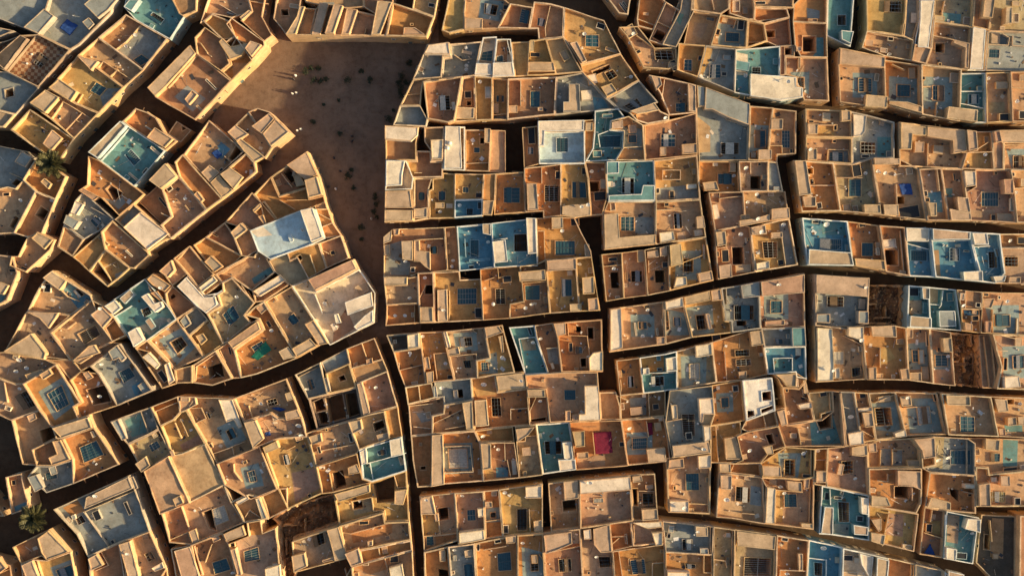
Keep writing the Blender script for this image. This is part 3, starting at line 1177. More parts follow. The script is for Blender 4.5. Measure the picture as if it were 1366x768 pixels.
H y 540,302 675,300 680,340 785,335 802,557 545,570
g 660,385 768,383 768,472 660,475
r 557,395 610,390 615,560 560,562
b 755,490 800,545
f n 680,300 785,292 785,330 682,337
b 562,430 600,470
d 590,500
w 620,400 620,555
H n 455,305 535,300 545,570 467,572 460,440
d 490,328 2.6
r 465,485 535,485 538,565 467,567
w 460,440 495,370
o 490,370 530,370 530,415 490,415
H g 270,320 410,330 455,320 458,467 285,475
w 275,375 400,370
d 408,437
r 275,325 400,325 400,368 277,372
H o 285,475 458,468 467,572 280,587
w 435,480 435,575
b 415,515 432,540
d 330,530
d 383,530
H o 785,285 880,275 1000,268 1018,455 945,470 945,548 803,557
g 865,387 920,387 922,472 868,472
b 905,320 955,355
t 855,470
w 880,280 885,330 910,325
w 810,345 860,330
B square lower
T 666 288
H o 200,15 275,10 400,5 440,90 490,185 495,220 248,235 205,255
g 298,130 408,130 408,210 298,212
r 278,8 340,6 342,68 280,70
d 336,77
w 205,80 240,80 245,235
b 380,10 430,50
b 455,150 485,215
H n 105,268 205,255 248,235 255,300 272,520 57,547 57,470 130,455 108,330
r 100,298 245,285 250,345 108,352
g 135,370 220,365 220,450 138,452
b 235,430 265,465
d 140,490
d 172,470
w 130,360 250,350
H y 248,235 412,225 412,290 430,510 272,520 255,300
r 252,238 410,226 412,287 256,297
g 330,335 390,335 392,430 332,432
r 375,470 440,465 440,508 378,512
b 360,290 395,318
w 415,290 425,450
H y 412,225 495,220 510,320 540,505 430,510 413,290
r 440,328 505,322 510,415 445,420
r 470,440 525,435 532,503 475,508
d 430,255
b 475,275 503,305
B centre
H n 545,205 655,195 667,440 570,457
o 595,300 640,300 645,385 600,385
d 612,280 2.6
b 580,222 632,240
w 560,270 655,260
H t 655,195 775,180 792,425 667,440
g 705,290 770,290 772,352 707,355
d 737,362 2.6
r 735,182 772,178 775,245 738,248
b 672,300 690,340
H n 775,180 905,155 912,400 792,425
o 835,290 888,290 890,355 838,355
r 787,190 848,180 852,220 790,225
r 855,170 895,162 898,213 857,217
w 800,240 800,300
b 870,245 905,275
H y 905,155 970,140 1103,115 1146,345 912,400
r 907,157 968,145 982,258 914,270
g 986,225 1043,225 1043,300 986,300
r 1058,305 1133,290 1143,343 1068,358
r w 943,325 998,323 1003,370 930,385
w 915,275 1100,205
b 1090,150 1105,230
B centre lower
H t 590,495 880,458 890,690 590,728
r w 592,497 652,490 660,705 592,725
g 745,565 795,565 797,607 747,607
b 722,570 742,640
d 770,640 2.6
d 795,500
b 870,550 888,585
b 840,600 858,640
w 770,480 880,470
r 840,645 887,642 888,685 842,688
T 888 288
H t -8,455 95,430 103,490 142,648 0,682
r w -5,457 90,432 95,485 0,502
g 45,540 85,540 88,590 48,590
w 3,615 25,605 15,510
b 10,455 60,475
H y 95,430 295,385 305,455 320,560 350,565 355,625 142,650 103,490
r 98,432 235,397 240,450 105,478
r 240,397 293,388 303,450 245,455
g 165,530 215,525 225,605 175,612
r w 213,522 232,519 250,600 230,605
b 245,405 270,445
b 180,415 200,450
d 145,605
H s 295,385 395,370 500,350 502,430 500,600 355,622 350,562 320,558 305,455
r 398,370 498,352 500,430 410,440
g 370,475 480,475 480,557 372,557
o 385,560 438,560 438,588 387,588
b 465,578 485,598
b 440,590 460,605
w 325,390 330,470
H p 500,350 740,305 745,590 510,600
r 503,352 737,310 737,410 510,430
d 597,365 3.4
g 565,450 630,450 630,520 565,522
r 530,562 635,552 635,583 530,588
d 648,572
b 520,545 545,560
H s 510,600 745,590 750,695 530,702
r c 670,595 742,592 748,695 675,697
g 585,655 635,655 637,695 587,697
d 620,605
b 650,630 670,655
B east upper
H b 728,10 970,25 1003,267 755,262
g 830,120 950,122 950,182 828,180
d 862,42 4
r t 760,177 985,195 1000,265 757,260
b 800,212 825,232
b 962,150 985,185
f c 840,30 965,30 970,100 845,100
T 1110 288
H o 85,30 250,45 285,297 115,267 95,180
g 165,140 230,142 230,217 165,215
b 235,140 265,165
b 238,170 262,208
r 115,225 275,237 283,293 120,267
w 140,50 140,60
b 145,40 185,58
H o 250,55 388,62 412,322 287,298
o 290,180 355,182 358,262 293,260
b 270,127 348,168
w 365,80 385,300
H b 388,60 522,65 530,140 550,327 412,322
r w 391,62 517,67 512,138 396,136
g 430,180 520,182 520,242 430,240
w 395,145 530,180
b 435,65 510,95
H b 522,65 735,85 745,145 800,352 550,327 530,140
r t 527,68 730,86 728,128 530,130
g 635,170 690,170 690,242 635,240
r w 690,297 795,292 797,350 695,345
f n 535,180 580,180 590,322 550,322
w 535,135 730,132
b 710,180 740,195
H b 735,85 895,95 903,170 922,307 870,360 800,352 748,150
r w 740,90 820,92 830,155 752,155
g 840,187 890,187 895,280 845,280
w 755,165 845,160
b 870,175 900,215
r w 853,322 925,318 915,350 868,358
H n 895,95 1050,95 1050,170 903,170
d 962,130 2.6
b 1000,110 1040,150
H g 903,170 1025,170 1020,312 1005,362 870,360 922,307
g 930,215 1005,215 1005,272 930,270
r 940,325 1000,325 1000,358 935,358
H o 1025,170 1050,170 1050,365 1005,362 1020,312
B south-east
H s -93,310 197,330 190,578 75,605 -93,585
r t -90,313 195,332 187,433 -90,412
b 118,335 152,405
d 172,380
g -20,430 70,430 70,487 -20,487
r -88,523 -15,520 -15,572 -88,568
r 133,505 188,507 187,576 132,573
b 150,440 180,500
b -92,420 -75,500
d 25,518
b -85,320 -40,400
Z 200,365 405,370 395,600 340,590 190,575
H c 405,370 517,378 522,600 400,592
r t 405,530 518,542 518,598 402,590
r t 470,382 513,384 512,445 475,443
b 415,382 465,430
b 490,460 512,520
f g 410,450 485,450 485,525 408,525
H c 517,378 665,390 692,612 522,602
w 520,470 580,475
r s 567,505 655,505 662,590 572,592
b 625,410 662,455
w 580,490 590,475 600,400
f g 522,380 580,385 580,465 522,465
H n 665,395 800,405 805,500 690,495
w 710,400 710,490
d 697,475
b 765,460 790,490
b 680,410 700,450
H o 690,495 788,500 792,625 695,615
f b 705,502 785,505 785,530 710,530
r 697,565 740,575 740,612 700,610
b 740,530 780,560
H p 800,405 1050,415 1050,640 792,625
g 875,525 960,525 962,592 877,590
r 803,440 868,440 850,492 805,490
b 810,410 840,430
r 810,560 845,560 840,620 812,620
d 940,455
b 990,545 1000,640
w 860,500 860,620
b 890,425 905,445
B centre
T 888 288
H t 262,82 430,49 452,60 480,300 280,340
r 264,86 318,80 325,155 275,165
w 320,82 326,165 275,175
d 405,95 3
o 362,167 420,165 425,255 367,257
r t 282,265 350,255 355,328 288,334
b 300,180 345,245
w 455,70 470,290
b 375,262 460,298
H y 452,60 610,30 662,14 708,262 480,300
r 454,62 530,48 538,97 460,103
d 505,85 3
g 520,135 605,135 605,225 530,225
r t 565,88 625,85 628,115 565,122
w 625,115 645,270
f s 612,40 660,28 700,255 650,265
r w 482,252 552,238 555,280 485,292
d 632,45 3
b 600,235 640,262
B west
T 0 432
H t -20,165 25,150 240,188 300,215 130,318 78,322 0,232
d 92,190 4
d 132,235 3
d 75,252 3
r 130,270 220,240 240,255 150,300
H n h=7 240,188 380,194 430,250 370,300 300,215
H t 0,232 78,322 120,320 210,460 55,515 0,420
g 60,390 130,350 180,440 110,465
d 95,345
b 20,435 45,470
w 10,300 30,420
H o 120,320 300,215 430,420 395,440 420,500 280,552 210,460
g 240,375 320,325 365,430 295,470
r 215,268 268,238 287,265 235,297
H o 370,300 430,255 520,260 625,435 425,505 395,440 432,418
o 452,355 560,320 580,415 488,432
d 525,385 3
r 440,262 470,250 500,285 465,300
H s 480,225 580,150 640,105 815,355 625,437 525,265
r 582,145 630,110 680,180 655,202 640,182 608,195
g 620,260 680,230 715,280 650,320
r 730,330 765,305 805,353 765,377
f b 690,335 735,310 750,375 710,390
d 535,215
b 615,185 640,200
H g 375,194 600,94 640,105 580,150 480,225 430,250
r t 388,195 475,135 495,172 430,213
w 490,115 545,175
H t 55,515 210,460 280,552 300,608 170,670 195,755 115,750
o 192,575 258,552 292,608 215,643
r 140,490 185,470 195,505 155,525
H t 280,552 480,490 503,552 332,612 300,608
r 285,553 478,493 498,552 335,606
H o 332,612 505,550 638,748 392,852 386,724
g 415,660 510,620 550,700 440,745
b 480,575 510,600
w 350,640 380,720
H n 170,670 300,608 332,612 386,724 280,757 195,757
r t 285,622 330,615 383,720 285,752 265,710 310,690
H s 195,757 280,757 386,724 392,852 250,900 150,812
g 225,800 290,780 296,828 235,840
r 150,815 200,800 240,870 190,895
b 250,770 300,800
B lower west
H s 585,520 735,465 800,440 845,560 790,592 680,643 640,600
r 590,522 630,507 680,612 650,622
w 745,470 785,585
b 650,590 680,625
f c 650,520 735,480 770,580 690,610
b 795,565 835,600
H e 680,643 790,592 848,562 910,690 820,752 760,790
g 780,650 830,622 852,660 800,690
r 727,742 783,702 810,752 762,788
b 800,585 840,600
H o 805,445 950,385 962,470 925,512 855,545
w 820,470 940,420
b 910,490 935,520
H t 950,385 1038,390 1048,430 993,462 962,470
b 965,390 1010,415
T 222 432
H y -33,545 35,512 75,472 105,460 207,640 80,692 25,687
f p 60,650 170,590 207,640 80,690
w 70,510 110,600
w 40,530 75,610
b 20,500 45,520
H t 155,390 355,400 412,550 460,665 268,745 205,620 105,457
g 305,575 345,555 370,605 330,627
r w 277,402 353,402 408,548 385,558 358,512 320,525
w 115,452 180,450 205,505 155,530
w 245,695 345,660 355,700
w 345,655 415,630
b 205,480 235,505
d 75,515
H t 355,397 640,290 722,497 600,503 560,475 413,522
g 525,410 580,395 592,430 537,447
X tarp 553,450 595,445 635,460 600,470
d 500,425
r 632,370 665,360 685,400 645,412
r 632,470 700,452 720,495 640,515
w 435,440 455,505
b 390,470 420,510
H t 413,522 560,475 600,503 722,497 752,602 600,610 465,665
r t 418,522 480,510 525,610 467,660
d 705,540 4.5
X tarp 520,580 548,572 555,595 527,600
d 720,590 3
b 560,490 600,510
b 680,590 730,615
H y 512,656 600,612 752,602 832,900 640,985 592,880
r 515,656 590,620 605,660 530,690
g 612,705 645,697 660,750 625,760
t 695,630
t 690,675
t 740,675
t 725,655
t 695,745
w 640,675 680,655
f p 660,800 790,770 830,890 680,960
H t 268,745 500,657 592,880 452,935 312,855
g 424,792 465,780 480,844 440,850
w 355,750 360,790 400,840
b 400,735 430,745
H k 755,400 1015,340 1048,500 800,560
o 765,420 825,400 845,460 780,475
o 840,400 930,378 955,505 865,530
o 945,378 1010,362 1035,490 965,505
o 785,485 845,472 860,535 805,548
H s 685,270 820,205 862,375 755,402
g 740,305 775,290 792,345 757,357
d 747,347 2.6
r 830,290 858,285 878,360 850,372
w 700,285 800,235
H s h=6.5 820,205 955,135 975,210 848,265
H y 848,265 975,210 1013,338 862,375
o 912,287 940,275 952,300 922,308
b 965,230 1005,260
T 444 432
H o 70,130 220,75 265,190 95,240
w 150,100 182,200
r 175,190 210,180 215,210 180,220
b 100,210 135,235
H n h=7 95,240 265,190 290,250 125,318
H p 125,318 290,250 345,442 190,482 155,500
r t 128,320 155,312 200,475 165,492
b 310,395 325,415
d 225,340
H o 275,465 345,442 367,600 305,612
H e 80,520 190,482 275,463 305,612 140,668 105,590
o 212,537 263,517 275,553 222,575
r 83,520 150,507 160,560 107,585
r 230,592 300,577 303,610 245,632
w 215,525 270,510
H t -135,580 80,520 105,590 140,668 130,690 -90,757
g w -5,640 40,630 48,678 2,690
r -130,600 -65,580 -55,625 -110,645
b -90,655 -60,690
b 75,585 110,630
w -130,690 130,640
H c 140,675 180,655 370,600 390,778 210,842 160,825
r w 302,617 368,604 378,695 312,710
r w 143,680 178,662 185,740 155,752
w 180,747 388,690
w 195,745 213,838
b 345,715 378,752
g 230,680 278,668 285,700 238,708
B square lower
H s 285,60 460,45 470,130 322,150
r w 397,58 460,48 463,125 402,130
f k 310,70 390,62 395,130 325,140
b 320,85 340,105
H o 322,150 470,130 495,320 385,337 350,250
w 350,250 490,215
b 340,210 355,240
d 410,155
H o 460,45 585,40 650,300 540,310 495,320 470,130
w 537,160 602,155
w 537,160 557,305
f e 545,165 600,160 625,240 555,250
r 485,177 512,175 522,240 490,242
r 497,257 537,250 540,310 502,318
d 477,65
d 600,210
H g 585,40 805,20 835,180 765,195 770,290 650,300
r w 588,42 607,42 630,125 610,128
r 607,137 670,122 680,162 617,170
w 622,175 765,160 770,285
g 670,75 740,70 745,120 680,125
g 690,195 735,190 740,240 700,240
w 740,25 760,45
b 705,175 750,190
b 770,30 800,50
H y 805,20 905,5 972,252 865,272 770,290 765,195 835,180
r 808,17 885,8 912,45 820,77
g 787,205 828,203 832,253 790,255
d 905,180 3
r 882,65 907,60 915,150 900,155
w 825,75 840,180
H o 385,337 530,320 545,395 400,430
w 457,335 467,412
H s 540,310 735,290 745,405 595,430 590,390 545,395
o 637,357 690,350 695,395 642,400
b 640,355 670,400
d 580,340 3
r 535,330 552,330 560,390 540,390
H t 400,430 590,390 595,430 590,475 530,490 530,590 415,600
f s 440,480 520,470 520,520 470,530
b 490,475 525,505
w 430,550 520,560
w 405,440 530,425
H t 595,430 745,405 757,570 530,582 530,490 590,475
r 690,418 745,408 752,560 712,560
w 530,535 685,460
w 600,560 700,545
b 570,475 620,500
d 610,440
H o 738,290 862,275 880,365 1050,345 1060,547 855,557 757,570 745,405
f y 745,300 860,285 870,380 750,390
d 805,322 4
r 755,407 820,402 835,540 762,547
w 762,420 820,415
g 842,395 895,395 902,500 848,500
w 950,510 948,457 1050,450
H t 865,272 1020,255 1045,343 880,365
r 870,277 1018,260 1030,340 883,358
d 1005,300 2.6
b 900,300 915,330
H o 757,570 855,557 960,547 970,630 785,630
d 800,600 3
b 820,570 850,590
w 780,630 960,625
B square west
T 0 432
H t 720,128 784,89 932,242 945,315 865,345
r w 765,175 800,150 862,215 840,240
r w 880,215 905,203 938,300 905,322
b 830,260 895,300
w 722,130 800,150
B square lower
T 666 432
H c 52,18 190,8 200,70 262,265 137,272
w 105,80 190,70 258,262
w 105,80 140,265
d 180,98
b 145,15 180,60
f g 115,85 185,78 200,140 130,145
H n 190,8 285,-5 310,70 332,257 262,265 200,70
f s 255,130 312,128 320,215 265,215
d 220,78 2.8
w 252,130 315,127
b 190,10 212,45
b 270,210 300,240
H o 285,-5 548,-25 553,255 332,258 310,70
r t 288,-3 353,-8 357,55 307,66
w 365,-10 370,62 470,65 485,180
o 412,15 438,15 440,45 414,45
o 475,22 503,22 505,80 478,80
f s 485,10 547,-20 550,140 495,140
r w 476,180 500,152 553,142 553,250 480,248
o 437,187 465,185 466,230 440,230
g 405,120 445,120 447,160 408,160
b 400,232 425,250
b 370,100 395,150
H t 140,272 332,260 525,250 530,325 541,512 270,525 250,348 145,345
g 345,350 410,350 412,408 347,410
r w 452,326 529,326 539,510 422,513 422,477 455,475
r 350,460 380,458 382,515 352,517
r 386,482 420,480 420,514 388,516
b 225,295 240,310
f w 530,330 540,510 515,510 515,340
w 515,255 522,325
H n 145,345 250,347 270,525 160,535
r 148,347 243,346 247,388 152,390
d 218,410 2.8
o 168,512 248,500 252,525 170,532
w 165,460 195,395
H e 84,556 196,536 232,804 108,820
r t 86,556 190,545 155,590 98,628
w 98,628 138,625 142,600 200,595
b 120,660 170,700
H c 196,536 375,523 410,778 232,804
g 240,627 335,625 337,700 245,702
r w 335,630 385,626 396,715 375,727 345,715
r w 312,722 406,718 410,776 322,786
b 340,650 380,690
H o 375,523 645,513 685,756 412,778
X redtarp 500,580 600,575 607,690 510,697
r y 387,570 455,565 457,650 405,655
r 410,685 475,680 478,715 415,718
f p 415,720 565,700 568,760 420,775
b 640,630 675,655
w 500,580 510,697
H o 650,515 880,495 905,610 915,735 690,756
g 712,612 795,608 795,672 714,676
r t 785,667 885,658 892,733 795,740
d 697,558 3
X redcloth 792,530 820,530 825,595 802,600
b 828,530 872,570
w 788,520 800,605
b 795,690 815,720
b 850,500 880,520
H t 537,365 625,363 655,440 655,512 545,515
b 640,425 672,460
w 585,365 690,410
H n 650,385 890,365 895,493 655,512
w 800,372 805,500
b 700,450 770,485
f s 700,400 790,395 790,490 710,495
b 820,430 860,460
H o 625,195 750,180 770,370 640,380
g 685,280 722,278 724,340 688,342
b 632,250 660,287
w 650,300 655,375
H c 750,180 885,160 945,150 952,358 770,370
f o 757,182 882,165 885,252 762,265
w 762,265 950,258
r w 887,182 946,172 950,250 892,255
g 810,282 885,278 887,335 812,338
r w 765,237 800,232 802,268 767,272
b 845,235 875,252
T 888 432
H e 62,140 245,98 272,312 92,347 65,345
g w 130,215 187,210 190,297 132,300
r w 157,115 243,102 249,165 162,180
d 172,312
b 95,140 140,160
H s 20,355 245,325 262,480 235,545 240,685 35,710 10,520
g 85,482 160,480 162,600 95,602
r w 170,395 248,390 256,478 200,480 195,520 178,520
r w 195,540 235,540 239,610 202,630
r t 30,645 225,622 238,683 38,707
d 197,660 3.4
r w 25,430 60,430 65,505 35,507
w 10,520 85,507
b 105,580 145,615
r w 110,635 150,630 155,680 115,685
H o 255,95 445,38 515,30 545,270 430,290 275,315
g 375,140 455,136 457,174 377,178
g 380,190 463,186 465,225 382,229
r t 447,40 513,32 525,110 457,120
r 390,255 435,250 437,290 395,293
w 318,150 330,300
b 250,60 303,90
H b 525,125 750,120 757,295 700,285 695,258 548,270
w 580,185 680,182 682,255 585,258 580,185
f c 585,190 677,187 678,252 590,254
d 548,145
b 700,130 730,170
H q 410,300 565,285 580,457 500,480 430,512
o 512,362 558,357 560,403 515,407
o 428,467 465,462 465,505 430,508
o 507,455 577,437 578,455 510,474
H o 250,330 405,300 425,500 430,520 240,545 262,480
g 300,395 345,393 347,450 303,452
b 360,330 395,362
w 415,430 430,520
H y 245,545 400,520 410,585 380,600 410,725 345,742 250,742
r y 312,610 372,600 405,690 400,722 322,724
g y 318,615 365,608 392,690 325,715
w 270,540 285,735
H n 425,515 580,462 600,545 440,575 410,560
w 525,490 540,555
b 415,515 440,545
H n 440,575 600,545 640,655 560,680 500,742 370,747 410,725 380,600 410,585
o 540,595 573,590 588,640 562,650
r 515,655 565,643 575,690 540,697
d 450,675 3
d 480,600
b 400,700 440,720
H t 575,265 695,258 755,295 750,305 712,345 625,338 608,300
r 580,268 690,262 693,280 690,335 640,330 615,295
b 690,290 712,335
b 735,300 757,370
H n 625,340 712,345 752,303 765,368 797,517 650,540 640,440
r w 705,430 780,415 785,450 717,457
b 640,345 665,365
b 735,350 758,380
w 735,390 790,415
H e 765,366 890,358 895,465 835,482 835,512 797,517
w 880,370 885,460
b 825,365 870,385
H t 588,462 635,450 650,540 835,512 895,465 890,358 935,360 968,655 640,652 605,540
f c 780,532 897,468 945,640 790,650
o 832,495 893,475 895,555 835,565
r 590,465 632,453 648,535 615,545
w 710,560 725,650
r 925,370 935,365 965,650 950,652
b 670,585 705,610
T 1110 432
H s 45,362 120,363 150,570 77,590
d 103,493 4
w 55,440 90,450
b 60,510 80,530
H t 120,363 195,368 235,620 83,648 77,590 150,570
r w 78,582 162,566 168,640 88,648
r w 135,450 213,440 215,465 140,470
r 155,470 210,468 220,545 170,550
b 150,372 190,395
b 160,530 195,550
w 165,570 235,610
H e 195,368 340,362 400,600 235,620
g 235,450 325,445 335,545 247,550
r w 330,582 390,560 398,600 338,606
w 235,420 330,380
b 250,390 320,410
H t 340,362 565,370 615,590 400,600
g w 465,447 535,442 547,535 475,542
r 358,387 418,380 425,435 370,440
d 397,390
b 545,370 590,410
w 580,390 600,540
w 400,450 460,445
H t 580,370 845,387 887,600 620,592
g 690,492 770,495 772,580 692,582
r t 602,376 730,382 732,435 607,430
f s 730,500 775,500 775,580 730,580
b 640,560 665,590
w 845,390 880,590
H t 845,387 1050,400 1050,620 887,600
r 862,396 930,402 938,465 882,470
r 938,500 985,495 988,540 940,545
r 993,495 1040,495 1040,540 995,540
f c 938,545 1035,545 1035,580 940,580
o 947,407 985,407 985,430 948,430
d 1015,425
r 895,560 930,555 935,600 900,602
B south-east
H t -88,10 165,15 165,95 185,297 -85,312
r w -82,18 0,22 10,225 5,303 -80,306
g w 10,147 75,147 75,220 10,218
g 113,235 175,235 178,288 116,290
r w 82,15 163,13 163,95 80,65
d 150,85 3
r w 10,235 40,232 42,290 12,292
w 70,65 160,110
d 0,245
H o 165,10 330,3 395,20 410,300 185,297 165,95
r t 200,12 333,6 338,72 208,65
r o 190,232 230,227 232,296 192,296
f y 265,132 310,127 345,182 270,222
r 360,240 408,235 415,298 370,298
b 345,80 390,108
w 260,130 260,230
H t 395,20 530,25 540,130 545,320 410,300
r 400,25 438,28 438,75 402,83
w 442,28 530,32 533,125
g 440,140 485,138 488,205 445,208
b 472,140 505,215
r 420,260 483,258 485,308 422,305
b 490,230 530,300
b 512,40 532,120
H t 530,25 637,45 660,330 545,320
g 560,165 630,165 632,230 562,230
d 627,172 2.8
r 585,75 633,72 640,150 592,150
b 570,125 590,150
Z 640,45 805,60 825,347 662,332
H t h=5 805,60 858,55 905,230 880,347 825,347
w 830,70 860,340
w 870,110 890,300
H p 858,55 1050,75 1050,355 880,347 905,230
g 975,170 1040,165 1040,240 978,242
r w 910,280 990,275 1000,335 915,343
w 890,140 940,145
b 925,180 945,250
b 985,70 1020,120
w 900,60 985,78
B west
T 0 576
H p -40,195 -4,195 22,450 -40,455
H p 30,240 115,220 148,390 155,405 62,440
f b 58,405 150,380 153,403 66,432
b 50,260 80,285
B south-west
H n 68,612 265,517 380,637 255,682 225,660 115,700
r t 207,562 265,521 376,635 256,678 230,640
w 285,600 310,640 255,670
w 235,540 310,600
H y 115,703 180,675 255,682 380,637 440,790 150,790
r t 120,706 178,680 212,768 150,785
g 285,742 370,710 395,770 310,800
w 190,680 225,790
H o -20,640 0,650 55,710 75,790 -20,790
r -15,660 0,665 45,720 -10,760
w -15,760 50,730
B lower west
H s 285,412 695,228 800,528 635,590 470,662 410,545
r t 465,345 690,235 715,298 455,408
w 440,430 722,312
w 445,435 570,608
f n 400,490 448,440 568,610 470,658
f o 320,410 400,370 440,428 365,455
b 650,380 700,440
b 480,432 538,465
g 385,470 425,445 450,485 405,505
d 515,335 3
r 690,240 712,235 740,300 718,306
w 730,310 780,510
b 370,450 400,465
H n 470,668 635,590 690,790 490,790
r t 473,672 518,648 555,708 490,738
w 530,642 570,715 500,745
H t 635,590 800,528 890,728 755,775 700,795 655,690
r t 640,594 700,575 750,768 695,785
g 760,655 800,640 825,680 785,700
r w 810,722 868,690 882,722 830,742
b 750,545 790,575
d 690,640
w 660,620 700,625
H o 755,775 890,728 910,800 770,800
H t h=8.3 775,207 905,125 1020,375 855,425
b 930,350 990,372
T 222 576
H t 17,125 85,112 207,62 312,285 130,375
b 20,100 50,125
H t -33,437 300,290 415,485 300,535 130,602 15,590
w 75,400 117,522
f n -25,445 70,415 110,520 20,565
o 185,437 228,420 258,532 222,522
g w 232,418 300,393 330,478 250,510
r t 117,530 155,515 178,582 140,597
w 20,575 110,537 130,595
r t 235,555 272,540 288,575 250,590
H p 20,625 130,602 195,790 80,790
r p 42,632 128,607 180,768 85,785
H n 130,602 300,535 345,620 415,790 195,790
g 235,700 315,675 340,740 250,767
r t 310,538 412,492 430,545 328,580
w 145,612 190,765
d 350,752
b 350,740 375,765
w 240,600 205,695
b 140,620 165,650
H g 340,590 440,552 430,482 500,468 515,537 582,510 630,790 415,790
g 405,640 485,615 495,685 410,702
r t 345,622 372,615 408,755 385,762
r w 530,722 610,700 615,768 535,785
f o 435,482 500,472 515,537 445,555
b 335,592 365,615
w 580,515 625,770
b 560,700 600,760
H t 312,280 355,365 440,330 500,345 545,465 505,470 415,482
r w 370,370 435,338 445,355 385,390
r s 475,352 498,350 540,460 510,465
w 400,480 440,420 500,460
H y 500,345 592,304 640,300 650,412 545,465
w 500,350 545,460
Z 545,480 650,420 890,335 925,500 680,575 668,590 680,750 625,768 585,510
H g 668,580 925,500 975,670 682,750
g k 770,560 833,537 845,600 785,622
r t 857,520 920,502 970,665 900,685 880,600
r t 670,657 740,640 755,712 682,745
r t 830,682 900,660 905,680 835,695
B lower middle
T 444 576
H o -88,187 130,114 160,248 210,265 0,322 -55,333
o -8,225 50,205 70,290 10,310
r t 80,187 130,167 150,215 85,227
f y -80,195 -20,180 0,220 -60,320
w -20,220 0,315
H y 0,322 210,265 395,210 408,475 280,480 270,428 30,500 10,390
o 208,275 325,242 325,378 230,385
f o 327,225 390,212 397,290 345,300
w 325,235 345,300 395,295
w 95,372 205,350 215,425 270,420
f e 98,375 205,353 213,425 110,450
o 100,380 150,370 155,410 108,418
r t 332,310 400,300 378,385 330,380
f n 115,465 268,430 272,475 105,510
b 135,478 190,498
r t 8,328 198,275 200,320 30,372
H t 30,500 270,428 280,480 408,475 418,575 65,645
f o 92,545 310,485 315,545 105,600
b 275,560 305,578
w 92,545 310,485
H y 65,645 418,575 425,630 270,670 100,717
r t 67,642 140,612 163,690 100,710
r 185,580 213,575 215,603 188,606
w 240,605 250,655
d 150,628
b 255,610 295,650
H t 100,717 270,670 425,630 440,790 120,790
f o 105,718 265,678 285,738 190,768
r w 300,720 370,700 385,790 310,790
b 160,695 190,715
b 300,660 350,700
d 330,650
w 275,675 305,790
H y -20,757 100,717 120,790 -30,790
w 60,735 75,790
B lower centre
H o 415,20 527,15 532,210 522,292 450,297 425,150
o 466,192 490,190 491,205 467,206
b 455,60 475,80
H o 527,10 757,-6 785,54 803,262 600,278 522,292 532,210
r t 530,14 588,10 597,277 527,288
g w 612,92 715,90 722,195 620,199
w 603,78 732,75 748,212 605,218
b 530,30 560,60
b 545,200 580,230
H n 785,54 970,54 998,244 803,262
r t 788,57 845,60 847,190 800,200
f y 805,202 850,195 860,258 810,262
w 850,62 917,50 920,150
f b 870,192 935,190 940,250 870,255
d 882,92 2.6
b 830,180 850,200
w 930,150 950,240
b 950,150 985,230
H t 460,345 648,325 668,582 485,640
r t 465,347 530,340 552,440 468,440
f y 475,447 560,440 568,555 480,558
w 470,440 560,438 572,555 480,562
o 557,417 610,410 615,472 570,478
w 540,560 662,545
r t 540,440 560,436 565,478 545,480
g 485,570 535,562 538,625 488,632
f o 542,562 660,548 662,600 545,628
d 500,358
H p 648,325 805,315 815,573 668,600
g 712,420 760,416 765,480 715,482
r w 770,407 805,405 806,450 775,455
r w 672,532 805,517 812,570 675,595
d 690,342
b 660,335 680,350
X whiteslab 690,545 715,542 716,562 692,565
H o 805,315 885,308 910,560 815,573
g 838,435 870,431 872,465 840,467
r t 810,370 850,370 852,402 812,403
w 815,480 905,470
b 845,320 875,345
H o 485,640 615,610 642,790 495,790
r t 565,630 600,624 602,690 570,692
o 560,738 628,730 635,790 565,790
H s 615,610 755,592 775,790 642,790
g 695,710 745,705 755,785 700,785
r t 700,632 745,624 748,665 705,668
d 648,630 2.8
b 640,660 660,690
H o 755,592 985,548 990,790 775,790
g 875,652 950,642 956,745 880,750
r t 920,557 978,550 975,590 925,595
w 805,630 925,610
b 765,600 785,640
B lower centre
T 666 576
H y 0,308 232,275 235,535 20,560
r w 138,290 228,280 228,350 140,352
g k 92,415 150,412 150,533 95,535
r 182,477 228,470 231,530 186,535
d 30,325 3
b 20,500 50,545
w 160,415 165,530
H t 262,275 425,255 432,515 275,530
r t 342,265 420,258 425,353 348,363
o 340,377 410,370 413,424 345,430
w 270,280 280,525
f n 280,450 428,440 430,510 285,522
b 275,425 290,450
w 342,265 348,365 425,355
H p 425,255 700,230 714,475 432,515
r w 428,258 698,233 705,308 430,330
g w 502,358 558,355 560,382 504,385
d 480,262 4
b 585,455 600,468
b 620,330 640,350
d 690,325
w 435,335 440,510
H n 700,228 832,222 850,465 714,475
w 750,317 837,320
r t 757,410 843,405 848,463 762,470
f y 740,320 760,318 762,400 742,402
o 715,310 740,308 742,400 718,400
r t 708,235 760,230 765,260 712,270
b 780,285 825,305
g k 765,330 830,328 832,395 768,398
H o 97,547 232,540 255,790 95,790
g k 165,657 210,655 212,745 168,747
b 170,655 205,700
w 215,655 250,700
d 125,590
H n 232,540 432,515 460,790 255,790
r t 235,545 385,525 390,590 300,628 246,645
f s 388,527 430,520 432,600 395,600
g 315,682 385,678 390,750 320,755
b 350,560 390,585
w 246,648 435,610
H g 432,515 590,485 605,637 630,790 460,790
r t 500,515 590,490 603,638 540,643 505,600
r w 447,522 490,515 492,570 452,573
g 530,670 605,665 610,730 538,735
b 470,750 490,768
d 520,670
b 580,505 592,525
H o 590,485 700,480 715,610 605,637
w 600,562 680,560 685,600
w 605,600 640,570
b 670,550 690,600
H g 702,480 872,470 885,597 715,610
r w 708,482 865,473 870,505 790,515
r w 812,535 872,530 872,603 835,608
b 835,560 865,590
w 720,500 725,605
H o 605,637 885,597 890,720 900,790 630,790
g 700,690 780,682 790,765 715,770
w 820,790 820,705 888,700
w 640,640 660,780
b 690,680 705,720
